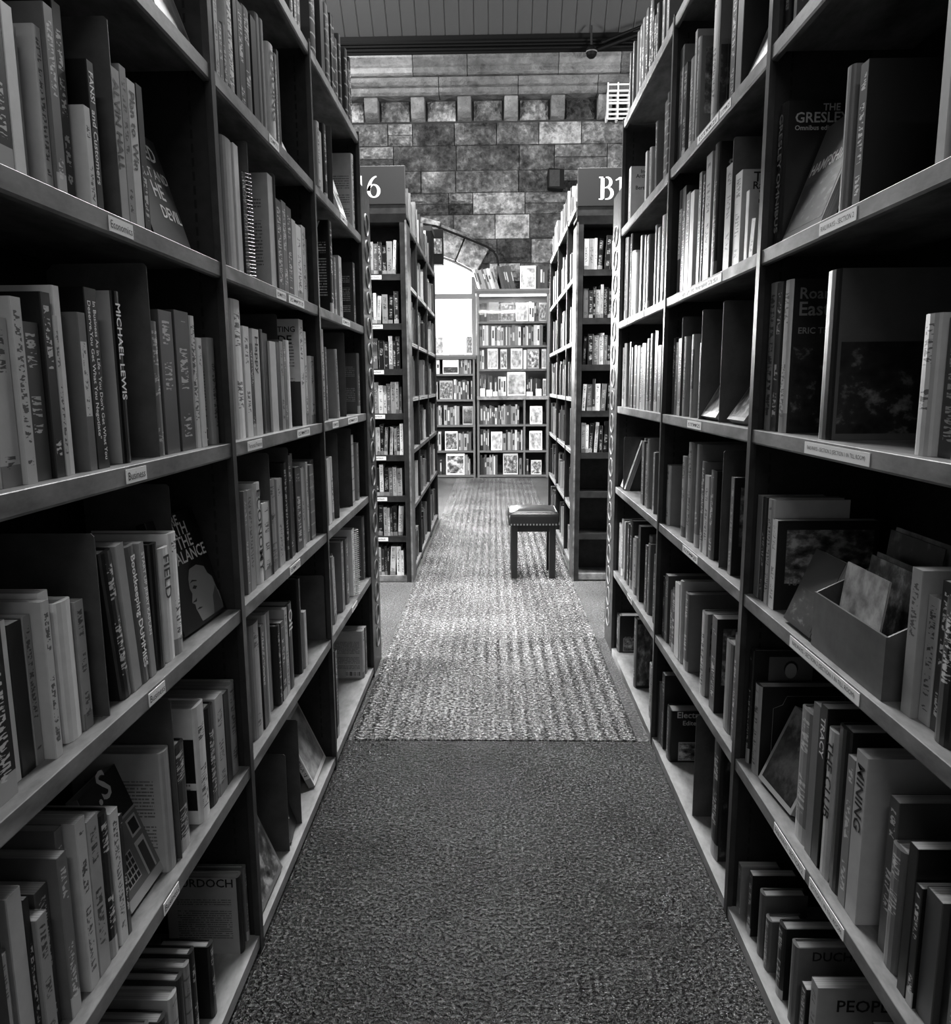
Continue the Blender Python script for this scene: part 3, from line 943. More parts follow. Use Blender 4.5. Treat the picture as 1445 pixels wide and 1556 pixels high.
  ('S',3.5138,3.5829,0.287,0.02,0.6,{}),
  ('S',3.4593,3.5098,0.27,0.02,0.64,{}),
  ('S',3.3349,3.3628,0.317,0.02,0.5,{}),
  ('S',3.3628,3.4093,0.321,0.025,0.39,{}),
  ('S',3.4093,3.4517,0.298,0.05,0.54,{}),
  ('S',3.2469,3.2779,0.302,0.02,0.14,{}),
  ('S',3.2779,3.3279,0.28,0.05,0.21,{}),
  ('S',3.183,3.2436,0.293,0.02,0.3,{}),
  ('S',3.0377,3.083,0.301,0.02,0.3,{'sp': 'p'}),
  ('S',3.083,3.1347,0.298,0.05,0.39,{'sp': 'p'}),
  ('S',3.1347,3.1799,0.306,0.05,0.27,{'sp': 'p'}),
  ('S',2.971,3.0343,0.282,0.02,0.3,{}),
  ('S',2.901,2.9645,0.31,0.02,0.5,{}),
 ]),
 ('R',3,3,[
  ('S',3.6764,3.721,0.293,0.02,0.4,{}),
  ('S',3.721,3.75,0.275,0.02,0.35,{}),
  ('S',3.5295,3.5616,0.291,0.02,0.2,{}),
  ('S',3.5616,3.6287,0.288,0.05,0.3,{}),
  ('S',3.6287,3.6668,0.267,0.05,0.25,{}),
  ('S',3.3871,3.4385,0.27,0.02,0.35,{'sp': 'b'}),
  ('S',3.4385,3.4823,0.263,0.05,0.35,{'sp': 'b'}),
  ('S',3.4823,3.5121,0.265,0.02,0.35,{'sp': 'b'}),
  ('S',3.3129,3.3712,0.264,0.02,0.5,{}),
  ('S',3.1854,3.216,0.267,0.02,0.55,{}),
  ('S',3.216,3.2612,0.27,0.02,0.51,{}),
  ('S',3.2612,3.3091,0.255,0.02,0.67,{}),
  ('S',3.1172,3.1784,0.283,0.02,0.3,{}),
  ('S',3.0547,3.1106,0.298,0.02,0.3,{}),
  ('S',2.9572,3.0078,0.301,0.02,0.14,{}),
  ('S',3.0078,3.0475,0.306,0.025,0.17,{}),
  ('S',2.8912,2.9504,0.246,0.02,0.32,{}),
 ]),
 ('R',3,2,[
  ('S',3.1626,3.2117,0.264,0.02,0.3,{}),
  ('S',3.2117,3.2448,0.272,0.035,0.35,{}),
  ('S',3.0692,3.1103,0.278,0.02,0.4,{}),
  ('S',3.1103,3.1546,0.256,0.025,0.3,{}),
  ('S',2.9458,2.9778,0.236,0.02,0.35,{}),
  ('S',2.9778,3.0244,0.237,0.035,0.24,{}),
  ('S',3.0244,3.0617,0.23,0.05,0.44,{}),
  ('E',3.6306,0.251,0.02,0.2,{}),
  ('F',[0.615,3.7276],[0.615,3.5976],0.24,18,0.5,{'pic': 1}),
 ]),
 ('R',3,1,[
  ('S',3.682,3.75,0.244,0.02,0.4,{}),
  ('S',3.5581,3.5877,0.278,0.02,0.4,{}),
  ('S',3.5877,3.6323,0.273,0.05,0.36,{}),
  ('S',3.6323,3.6717,0.276,0.02,0.31,{}),
  ('S',3.4564,3.4968,0.286,0.02,0.2,{}),
  ('S',3.4968,3.5486,0.284,0.035,0.3,{}),
  ('S',3.3905,3.4475,0.312,0.02,0.2,{}),
  ('S',3.2865,3.338,0.257,0.02,0.5,{}),
  ('S',3.338,3.3862,0.238,0.025,0.44,{}),
  ('S',3.1855,3.2344,0.325,0.02,0.14,{}),
  ('S',3.2344,3.2706,0.301,0.025,0.23,{}),
  ('S',2.9904,3.0342,0.289,0.02,0.3,{}),
  ('S',3.0342,3.0775,0.273,0.02,0.2,{}),
  ('S',3.0775,3.1156,0.264,0.05,0.24,{}),
  ('S',3.1156,3.1706,0.296,0.05,0.41,{}),
  ('S',2.8818,2.9148,0.271,0.02,0.25,{}),
  ('S',2.9148,2.9681,0.264,0.05,0.14,{}),
 ]),
 ('R',3,0,[
  ('S',3.6863,3.75,0.189,0.02,0.18,{'hb': 1,'d': 0.13,'cvt': 0.12,'ct': [('SEVE',0.15,0.32,0.022),('RAILW',0.15,0.2,0.022)],'cc': 0.5,'pic': 5}),
  ('S',3.2304,3.2842,0.313,0.02,0.3,{'d': 0.16,'cvt': 0.1,'pic': 7}),
  ('S',2.8628,2.9009,0.221,0.02,0.4,{'lean': 2}),
  ('S',2.9009,2.9593,0.22,0.025,0.46,{'lean': 2}),
 ]),
]
SHELF_LABELS = [
  ('L', 1, 4, 1.173, 1.249, 'Economics'),
  ('L', 1, 3, 1.163, 1.232, 'Business'),
  ('L', 1, 2, 1.179, 1.241, 'Business'),
  ('L', 1, 1, 1.173, 1.236, 'Business'),
  ('L', 2, 3, 1.755, 1.866, 'Personal Finance'),
  ('L', 2, 3, 2.208, 2.36, ''),
  ('L', 2, 4, 2.056, 2.15, ''),
  ('L', 2, 4, 2.179, 2.353, ''),
  ('L', 2, 5, 2.058, 2.146, ''),
  ('L', 2, 2, 2.063, 2.175, ''),
  ('L', 3, 3, 2.701, 2.803, ''),
  ('L', 3, 3, 2.989, 3.201, ''),
  ('L', 3, 4, 2.941, 3.096, ''),
  ('L', 3, 5, 2.972, 3.104, ''),
  ('L', 3, 1, 2.944, 3.058, ''),
  ('R', 1, 4, 1.337, 1.482, 'RAILWAYS - SECTION 2'),
  ('R', 1, 3, 1.23, 1.487, 'RAILWAYS - SECTION 2 (SECTION 1 IN TILL ROOM)'),
  ('R', 1, 2, 1.203, 1.5, 'RAILWAYS - SECTION 2 (SECTION 1 IN TILL ROOM)'),
  ('R', 1, 1, 1.359, 1.522, 'RAILWAYS - SECTION 2'),
  ('R', 1, 1, 1.193, 1.337, 'SECTION 1 IN TILL ROOM'),
  ('R', 2, 5, 2.185, 2.398, ''),
  ('R', 2, 5, 2.078, 2.173, ''),
  ('R', 2, 4, 2.093, 2.547, ''),
  ('R', 2, 3, 2.231, 2.391, ''),
  ('R', 3, 4, 3.526, 3.756, ''),
  ('R', 3, 4, 3.143, 3.366, ''),
  ('R', 3, 1, 3.23, 3.346, ''),
  ('R', 2, 2, 2.211, 2.39, ''),
]

# ------------------------------------------------------------------ the room
WY = 11.7                               # inner face of the far stone wall
def structure(o):
    o['kind'] = 'structure'
    return o


mb = MB()
mb.box(-7.6, 7.6, -5, 12.2, -.12, 0)
floor_o = structure(mb.build('floor', MATS['carpet_floor']))

# three lengths of matting laid down the aisle, butted with a visible seam
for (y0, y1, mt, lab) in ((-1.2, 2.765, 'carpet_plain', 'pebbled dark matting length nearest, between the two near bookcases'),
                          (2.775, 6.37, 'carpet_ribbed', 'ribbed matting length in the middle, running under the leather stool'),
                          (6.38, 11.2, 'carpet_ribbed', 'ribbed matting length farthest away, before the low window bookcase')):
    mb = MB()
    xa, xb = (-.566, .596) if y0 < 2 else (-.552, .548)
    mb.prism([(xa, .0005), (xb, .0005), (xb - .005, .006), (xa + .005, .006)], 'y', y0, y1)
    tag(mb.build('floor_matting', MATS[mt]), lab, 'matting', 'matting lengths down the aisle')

# far wall with the arched window opening
WX, WHALF, WSILL, WSPRING, WRISE = -1.74, 1.5, 1.72, 2.97, .41
ARC_R = (WHALF ** 2 + WRISE ** 2) / (2 * WRISE)
ARC_Z = WSPRING + WRISE - ARC_R


def arc_pt(dx, r=None):
    r = r or ARC_R
    return (WX + dx, ARC_Z + math.sqrt(max(r * r - dx * dx, 0)))


WALLTOP = 6.3
arch = [arc_pt(-WHALF + 2 * WHALF * i / 16) for i in range(17)]
mb = MB()
mb.box(-7.6, WX - WHALF, WY, WY + .5, 0, WALLTOP, 0)
mb.box(WX + WHALF, 7.6, WY, WY + .5, 0, WALLTOP, 0)
mb.box(WX - WHALF, WX + WHALF, WY, WY + .5, 0, WSILL, 0)
for (a, b) in zip(arch, arch[1:]):
    mb.prism([a, b, (b[0], WALLTOP), (a[0], WALLTOP)], 'y', WY, WY + .5, 0)
wall_back = structure(mb.build('wall_back', MATS['mortar']))
# pale painted reveal of the window
mb = MB()
for (a, b) in zip(arch, arch[1:]):
    mb.prism([(a[0], a[1]), (b[0], b[1]), (b[0], b[1] - .03), (a[0], a[1] - .03)], 'y', WY + .005, WY + .45)
mb.box(WX + WHALF - .03, WX + WHALF, WY + .005, WY + .45, WSILL, WSPRING)
mb.box(WX - WHALF, WX - WHALF + .03, WY + .005, WY + .45, WSILL, WSPRING)
mb.box(WX - WHALF, WX + WHALF, WY - .03, WY + .45, WSILL - .05, WSILL)
structure(mb.build('window_reveal', MATS['plaster'], wall_back))

# individual stones; a few rough-hewn faces shared by all
STONES = []
for k in range(9):
    r = random.Random(100 + k)
    nx, nz = 8, 5
    mb = MB()
    g = [[None] * (nz + 1) for _ in range(nx + 1)]
    for i in range(nx + 1):
        for j in range(nz + 1):
            edge = i in (0, nx) or j in (0, nz)
            y = 0 if edge else -.5 - r.uniform(0, 1.3)
            g[i][j] = (i / nx - .5, y, j / nz - .5)
    for i in range(nx):
        for j in range(nz):
            mb.poly([g[i][j], g[i + 1][j], g[i + 1][j + 1], g[i][j + 1]])
    for (p, q) in (((-.5, -.5), (.5, -.5)), ((.5, -.5), (.5, .5)), ((.5, .5), (-.5, .5)), ((-.5, .5), (-.5, -.5))):
        mb.poly([(p[0], 0, p[1]), (p[0], 1, p[1]), (q[0], 1, q[1]), (q[0], 0, q[1])])
    STONES.append(mb.mesh('stone', MATS['sandstone'], recalc=False))


def lay_stone(x0, x1, z0, z1, depth=.03, proud=.05):
    o = bpy.data.objects.new('stone', RND.choice(STONES))
    COL.objects.link(o)
    o.parent = wall_back
    o.location = ((x0 + x1) / 2, WY - depth, (z0 + z1) / 2)
    o.scale = (x1 - x0, RND.uniform(.5, 1.1) * depth, z1 - z0)
    return o


rows = [5.02]
while rows[-1] > 2.2:
    rows.append(rows[-1] - RND.choice([.2, .26, .3, .3, .34]))
JT = .012
for z1, z0 in zip(rows, rows[1:]):
    x = -3.5 + RND.uniform(0, .4)
    while x < 3.3:
        w = RND.choice([.35, .5, .6, .75, .9])
        xc, zc = x + w / 2, (z0 + z1) / 2
        keep = True
        ro = ARC_R + .1
        def inside(px_, pz_):
            return abs(px_ - WX) < WHALF + .18 and math.hypot(px_ - WX, pz_ - ARC_Z) < ro and pz_ > WSILL - .1
        xa, xb = x, x + w
        for q in (z0 + .03, z1 - .03):
            while xb - xa > .05 and inside(xa, q):
                xa += .03
            while xb - xa > .05 and inside(xb, q):
                xb -= .03
        if xb - xa > .1:
            if RND.random() < .18:
                lay_stone(xa + JT / 2, xb - JT / 2, z0 + JT / 2, zc - JT / 2)
                lay_stone(xa + JT / 2, xb - JT / 2, zc + JT / 2, z1 - JT / 2)
            else:
                lay_stone(xa + JT / 2, xb - JT / 2, z0 + JT / 2, z1 - JT / 2, RND.choice([.025, .035, .045]))
        x += w
# voussoirs over the window
amax = math.asin(WHALF / ARC_R)
NV = 9
for i in range(NV):
    a0 = -amax + 2 * amax * i / NV + .003
    a1 = -amax + 2 * amax * (i + 1) / NV - .003
    ri, ro = ARC_R + .005, ARC_R + .40 + RND.uniform(-.03, .05)
    pr = [(WX + ri * math.sin(a0), ARC_Z + ri * math.cos(a0)), (WX + ri * math.sin(a1), ARC_Z + ri * math.cos(a1)),
          (WX + ro * math.sin(a1), ARC_Z + ro * math.cos(a1)), (WX + ro * math.sin(a0), ARC_Z + ro * math.cos(a0))]
    mb = MB()
    mb.prism(pr, 'y', WY - .1, WY + .02)
    bevel(mb.build('arch_stone', MATS['sandstone'], wall_back), .012)
# dentil blocks under the cornice
for k in range(-4, 6):
    xc = -1.71 + .655 * (k + 0)
    mb = MB()
    mb.prism([(WY + .01, 5.045), (WY - .1, 5.07), (WY - .16, 5.13), (WY - .17, 5.33), (WY + .01, 5.33)], 'x', xc - .095, xc + .095)
    bevel(mb.build('dentil_block', MATS['sandstone_dressed'], wall_back), .01)
    # dark rough stone between two blocks
    lay_stone(xc + .13, xc + .525, 5.05, 5.31, .02)
# two moulded cornice courses
def course(z0, z1, prof, first):
    x = -4.2 + first
    while x < 4.2:
        w = RND.choice([.75, .85, 1.1, 1.25])
        mb = MB()
        mb.prism([(WY + .01, z0)] + [(WY - d, z0 + (z1 - z0) * s) for d, s in prof] + [(WY + .01, z1)], 'x', x + .004, x + w - .004)
        bevel(mb.build('cornice_stone', MATS['sandstone_dressed'], wall_back), .006)
        x += w


course(5.335, 5.55, [(.19, 0), (.22, .15), (.22, .42), (.19, .48), (.23, .55), (.26, .75), (.26, 1)], .1)
course(5.57, 5.80, [(.27, 0), (.30, .1), (.28, .4), (.31, .5), (.35, .75), (.35, 1)], .5)

# window joinery
wn = empty('window_1', (WX, WY + .4, WSILL))
structure(wn)
mb = MB()
mb.box(-WHALF + .03, WHALF - .03, -.02, .04, 0, .06)
mb.box(-WHALF + .03, -WHALF + .09, -.02, .04, 0, WSPRING - WSILL)
mb.box(WHALF - .09, WHALF - .03, -.02, .04, 0, WSPRING - WSILL)
for xb in (-.5, .5):
    mb.box(xb - .03, xb + .03, -.02, .04, 0, 1.55)
mb.build('window_frame', MATS['glazing_bar'], wn)
mb = MB()
mb.box(-WHALF + .03, WHALF - .03, -.03, .05, .92, 1.0)
mb.build('transom', MATS['glazing_bar'], wn)
mb = MB()
mb.box(-WHALF + .09, WHALF - .09, .005, .011, .06, .92)
mb.build('window_pane', MATS['window_glass'], wn)
mb = MB()
mb.prism([(p[0] - WX, p[1] - WSILL - .03) for p in arch] + [(WHALF, 1.0), (-WHALF, 1.0)], 'y', .005, .011)
mb.build('window_pane', MATS['window_glass'], wn)

# sloping boarded ceiling, dark eave timbers and pipes
SL = math.radians(47)
EY, EZ = WY - .25, 5.97
ceil_o = structure(empty('ceiling', (0, EY, EZ)))
mb = MB()
for s0 in (0,):
    L = 5.2
    mb.prism([(-0.0, .06), (-L * math.cos(SL), L * math.sin(SL) + .06), (-L * math.cos(SL), L * math.sin(SL) + .16), (0, .16)], 'x', -7.6, 7.6)
    mb.box(-7.6, 7.6, -EY - 5, -L * math.cos(SL), L * math.sin(SL) + .06, L * math.sin(SL) + .2)
mb.build('ceiling_deck', MATS['plaster'], ceil_o)
pw = .196
cs, sn = math.cos(SL), math.sin(SL)
mbp = MB()
prof = [(-pw / 2 + .003, 0), (pw / 2 - .003, 0), (pw / 2 - .003, .012), (pw / 2 - .012, .02), (-pw / 2 + .012, .02), (-pw / 2 + .003, .012)]
ends = []
for s_ in (0.0, 5.1):
    ends.append([(x, -s_ * cs - n_ * sn, s_ * sn - n_ * cs) for x, n_ in prof])
for i in range(6):
    j = (i + 1) % 6
    mbp.poly([ends[0][i], ends[0][j], ends[1][j], ends[1][i]])
mbp.poly(ends[0])
mbp.poly(ends[1])
plank_me = mbp.mesh('ceiling_plank', MATS['plank_paint'])
for k in range(-19, 20):
    o = obj('ceiling_plank', plank_me, ceil_o)
    o.location = (k * pw + .04, 0, .05)
eave = structure(empty('trim_1', (0, WY - .3, 5.80)))
mb = MB()
mb.box(-4.5, 4.5, -.04, .3, .10, .24)
mb.build('wall_plate', MATS['dark_timber'], eave)
mb = MB()
mb.box(-4.5, 4.5, -.02, .3, .0, .05)
mb.build('wall_plate', MATS['dark_timber'], eave)
for (yy, zz, r) in ((-.09, .13, .026), (-.03, .075, .018), (-.12, .075, .016), (-.14, .02, .02)):
    mb = MB()
    mb.tube([(-4.5, yy, zz), (0, yy - .01, zz), (4.5, yy, zz)], r)
    mb.build('pipe', MATS['black_plastic'], eave)
mb = MB()
mb.tube([(1.4, -.16, -.02), (2.4, -.2, .3)], .03)
mb.tube([(1.45, -.2, .05), (2.4, -.24, .38)], .02)
mb.build('brace', MATS['black_plastic'], eave)

# side walls with tall windows level with the cross aisle, and the wall behind the camera
for sx, nm, wnm in ((-1, 'wall_left', 'window_2'), (1, 'wall_right', 'window_3')):
    mb = MB()
    x0, x1 = sorted((sx * 7.6, sx * 7.9))
    mb.box(x0, x1, -5, 3.2, 0, 10.2)
    mb.box(x0, x1, 5.5, 12.2, 0, 10.2)
    mb.box(x0, x1, 3.2, 5.5, 0, 1.4)
    mb.box(x0, x1, 3.2, 5.5, 3.8, 10.2)
    structure(mb.build(nm, MATS['plaster']))
    w_ = structure(empty(wnm, (sx * 7.7, 4.35, 1.4)))
    mb = MB()
    for yy in (-1.15, -.4, .35, 1.1):
        mb.box(-.03, .03, yy, yy + .05, 0, 2.4)
    for zz in (0, 1.2, 2.35):
        mb.box(-.03, .03, -1.15, 1.15, zz, zz + .05)
    mb.build('window_frame', MATS['glazing_bar'], w_)
mb = MB()
mb.box(-7.6, 7.6, -5.3, -5, 0, 10.2)
structure(mb.build('wall_front', MATS['plaster']))

# added strip lamps, unseen above the picture, put in to light the hall
for i, (p, wts) in enumerate(ADDED_LAMPS):
    t_ = empty('added_strip_lamp', p)
    tag(t_, ['added white strip lamp, out of view over the cross aisle', 'added white strip lamp, out of view over the far aisle', 'added white strip lamp, out of view behind the camera', 'added white strip lamp, out of view above the leather stool'][i], 'lamp', 'added strip lamps out of view')
    mb = MB()
    mb.prism([(-.06, .0), (-.1, .03), (-.05, .09), (.05, .09), (.1, .03), (.06, .0)], 'x', -.75, .75)
    mb.build('housing', MATS['lamp_white'], t_)
    mb = MB()
    mb.tube([(-.7, 0, -.02), (.7, 0, -.02)], .018)
    mb.build('tube', MATS['strip_tube'], t_)
    for xx in (-.6, .6):
        mb = MB()
        mb.tube([(xx, 0, .09), (xx, 0, 9.7 - p[2] if p[1] < 7 else (7.5 - p[2] if p[1] > 9 else 9.6 - p[2]))], .006, 6)
        mb.build('suspension_rod', MATS['wire_metal'], t_)
    l = area('added_strip_light', (p[0], p[1], p[2] - .06), (p[0], p[1], 0), 1.4, .15, wts)


# ------------------------------------------------------------------ bookcases
XL, XR = -.565, .595
LL = [.05, .485, .86, 1.23, 1.605, 1.985, 2.385]
LR = [.03, .435, .855, 1.245, 1.64, 2.06, 2.53]
LIP = .032
DEPTH = .30


def shelf_mesh(L, base=False):
    """shelf running along +Y from 0 to L, front edge at x=0, body towards +x, top at z=0"""
    mb = MB()
    if base:
        mb.prism([(0, 0), (DEPTH, 0), (DEPTH, -.03), (0, -.03)], 'y', 0, L)
    else:
        mb.prism([(.001, 0), (DEPTH - .004, 0), (DEPTH - .004, -.012), (.014, -.012), (.014, -LIP), (.003, -LIP), (0, -LIP + .004), (0, -.001)], 'y', 0, L)
    return mb


def label_part(parent, x, sgn, y0, y1, z, text, h=.022):
    """card on the lip of a shelf; sgn = +1 faces +X, -1 faces -X (coordinates of the bookcase)"""
    mb = MB()
    w = y1 - y0
    xx0, xx1 = sorted((x, x + sgn * .0012))
    mb.box(xx0, xx1, y0, y1, z - h / 2, z + h / 2, 0)
    if text:
        me, tw, th = text_mesh(text, False)
        s = min(h * .55 / th, w * .9 / tw)
        if sgn > 0:
            M = Matrix(((0, 0, 1, x + sgn * .0016), (1, 0, 0, y0 + (w - tw * s) / 2), (0, 1, 0, z - th * s / 2), (0, 0, 0, 1)))
        else:
            M = Matrix(((0, 0, -1, x + sgn * .0016), (-1, 0, 0, y1 - (w - tw * s) / 2), (0, 1, 0, z - th * s / 2), (0, 0, 0, 1)))
        mb.add_mesh(me, M @ Matrix.Scale(s, 4), 1)
        return mb.build('shelf_label', [MATS['label_card'], MATS['label_ink']], parent, recalc=False)
    return mb.build('shelf_label', [MATS['label_print']], parent)


def bookcase(name, label, X, sgn, posts, levels, top, labels=(), endstrip=None, slots=True, grp=None):
    """sgn=-1: body towards -X (left of the aisle)"""
    root = empty(name, (X, posts[0], 0))
    tag(root, label, 'bookcase', grp)
    y0 = posts[0]
    PW = .03
    sm = {}
    shelves = {}
    # back
    mb = MB()
    a, b = sorted((sgn * (DEPTH - .004), sgn * (DEPTH + .004)))
    mb.box(a, b, 0, posts[-1] - y0, 0, top)
    mb.build('back_panel', MATS['panel_dark'], root)
    for i, py in enumerate(posts):
        mb = MB()
        a, b = sorted((0, sgn * .012))
        yy = py - y0
        mb.box(a, b, yy - PW / 2, yy + PW / 2, 0, top)
        mb.box(*sorted((-sgn * .003, sgn * .01)), yy - PW / 2 - .002, yy - PW / 2 + .006, 0, top)
        a, b = sorted((sgn * .012, sgn * (DEPTH - .004)))
        mb.box(a, b, yy - .008, yy + .008, 0, top, 1)
        if slots:
            z = .12
            while z < top - .05:
                for d in (.045, .21):
                    a, b = sorted((sgn * d, sgn * (d + .005)))
                    mb.poly([(a, yy - .0086, z), (b, yy - .0086, z), (b, yy - .0086, z + .017), (a, yy - .0086, z + .017)], 2)
                z += .027
        mb.build('upright', [MATS['upright_enamel'], MATS['panel_dark'], MATS['slot_black']], root)
    for bi in range(len(posts) - 1):
        b0, b1 = posts[bi] + PW / 2, posts[bi + 1] - PW / 2
        for li, z in enumerate(levels):
            L = b1 - b0
            key = (round(L, 4), li == 0)
            if key not in sm:
                m2 = shelf_mesh(L, li == 0)
                if sgn < 0:
                    m2.v = [(-v[0], v[1], v[2]) for v in m2.v]
                sm[key] = m2.mesh('shelf', MATS['base_board'] if li == 0 else MATS['shelf_enamel'])
            o = obj('shelf', sm[key], root)
            o.location = (0, b0 - y0, z)
            shelves[(bi + 1, li)] = o
            if li == 0:
                mb = MB()
                a, b = sorted((sgn * .012, sgn * .03))
                mb.box(a, b, b0 - y0, b1 - y0, 0, z - .03)
                mb.build('plinth', MATS['panel_dark'], root)
    for (bay, lev, ya, yb, text) in labels:
        s = shelves[(bay, lev)]
        oy = s.location.y + y0
        label_part(s, 0, -sgn, ya - oy, yb - oy, -LIP / 2, text)
    return root, shelves


LEFT_POSTS = [.76, 1.662, 2.562, 3.442]
RIGHT_POSTS = [.86, 1.81, 2.77, 3.77]
lb = [(b, l, y0, y1, tx) for (s, b, l, y0, y1, tx) in SHELF_LABELS if s == 'L']
rb = [(b, l, y0, y1, tx) for (s, b, l, y0, y1, tx) in SHELF_LABELS if s == 'R']
caseL, _ = bookcase('steel_bookcase', 'long dark steel bookcase nearest on the left of the aisle', XL, -1, LEFT_POSTS, LL, 2.40, lb)
caseR, _ = bookcase('steel_bookcase', 'long dark steel bookcase nearest on the right of the aisle', XR, 1, RIGHT_POSTS, LR, 2.54, rb)
# slotted end strips of the near bookcases: oblong slots one above another
for root, X, sgn, yend, top in ((caseL, XL, -1, LEFT_POSTS[-1], 2.2), (caseR, XR, 1, RIGHT_POSTS[-1], 2.25)):
    oy = root.location.y
    mb = MB()
    a, b = sorted((sgn * .0, sgn * .03))
    mb.box(a, b, yend + .02 - oy, yend + .24 - oy, 0, top)
    strip = mb.build('end_strip', MATS['upright_enamel'], root)
    z = .15
    rim = None
    while z < top - .12:
        if rim is None:
            q = MB()
            pts = []
            hw, hh = .05, .046
            for k in range(20):
                t_ = 2 * math.pi * k / 20
                pts.append((0, hw * math.cos(t_), hh * (1 if math.sin(t_) >= 0 else -1) * .0 + hh * math.sin(t_)))
            q.tube(pts, .0045, 5, closed=True)
            rim = q.mesh('slot_rim', MATS['shelf_enamel'], smooth=True)
        o = obj('slot_rim', rim, strip)
        o.location = (-sgn * .001, yend + .13 - oy, z)
        z += .112


# ------------------------------------------------------------------ books
def ordinal(n):
    return {1: 'first', 2: 'second', 3: 'third', 4: 'fourth', 5: 'fifth', 6: 'sixth', 7: 'seventh', 8: 'eighth', 9: 'ninth', 10: 'tenth', 11: 'eleventh', 12: 'twelfth', 13: 'thirteenth', 14: 'fourteenth', 15: 'fifteenth', 16: 'sixteenth', 17: 'seventeenth', 18: 'eighteenth', 19: 'nineteenth', 20: 'twentieth'}.get(n, '%dth' % n)


def tone_word(t):
    for lim, w in ((.1, 'black'), (.2, 'charcoal'), (.34, 'dark grey'), (.47, 'grey'), (.58, 'light grey'), (.9, 'pale')):
        if t <= lim:
            return w
    return 'pale'


LEVEL_WORD = {0: 'bottom shelf', 1: 'second shelf up', 2: 'third shelf up', 3: 'fourth shelf up', 4: 'fifth shelf up', 5: 'sixth shelf up', 6: 'top shelf', 7: 'top shelf'}
BAY_WORD = {1: 'near bay', 2: 'middle bay', 3: 'far bay'}
SIDE_WORD = {'L': 'left', 'R': 'right'}


def book_meshes(t, h, d, hb, cov, sp):
    c = .0028 if hb else .0010
    c = min(c, t * .2)
    o = .003 if hb else 0
    prof = [(d, -t / 2)]
    if hb:
        bul = min(.007, t * .22)
        for k in range(7):
            a = math.pi * k / 6
            prof.append((bul - bul * math.sin(a), -t / 2 * math.cos(a)))
    else:
        prof += [(.0012, -t / 2), (0, -t / 2 + .0012 if t > .006 else -t / 2 + t * .2), (0, t / 2 - .0012 if t > .006 else t / 2 - t * .2), (.0012, t / 2)]
    ns = len(prof) - 1
    ix = .008 if hb else c
    prof += [(d, t / 2), (d, t / 2 - c), (ix, t / 2 - c), (ix, -t / 2 + c), (d, -t / 2 + c)]
    mb = MB()
    mb.prism(prof, 'z', 0, h)
    # material: faces 0 = front board, 1..ns-1 spine, ns = back board
    for i in range(1, ns):
        mb.mi[i] = 1
    me = mb.mesh('cover', [MATS[cov], MATS[sp]])
    mp = MB()
    mp.box(ix, d - o - .0015, -t / 2 + c, t / 2 - c, o + .0004, h - o - .0008)
    return me, mp.mesh('page_block', MATS['page_edges'])


SPK = {'p': 'spine_plain', 't': 'spine_text', 'b': 'spine_bands', 'w': 'spine_label'}
COVK = {'l': 'cover_blurb', 'b': 'cover_barcode', 'm': 'cover_blurb', 'w': 'cover_blurb', 'g': 'cover_manual', 'k': 'cover_blocks'}


def cover_text(body, size, x, z, face, yoff, d, maxw):
    """matrix + mesh for a line of lettering on the front (-y) or back (+y) board"""
    me, tw, th = text_mesh(body)
    s = min(size / max(th, .1), maxw / tw)
    if face < 0:
        M = Matrix(((1, 0, 0, x), (0, 0, -1, -yoff), (0, 1, 0, z), (0, 0, 0, 1)))
    else:
        M = Matrix(((-1, 0, 0, d - x), (0, 0, 1, yoff), (0, 1, 0, z), (0, 0, 0, 1)))
    return me, M @ Matrix.Scale(s, 4)


def panel(parent, name, x0, x1, z0, z1, y, face, mat, th=.0004):
    mb = MB()
    ya, yb = sorted((face * y, face * (y + th)))
    mb.box(x0, x1, ya, yb, z0, z1)
    return mb.build(name, MATS[mat] if isinstance(mat, str) else mat, parent)


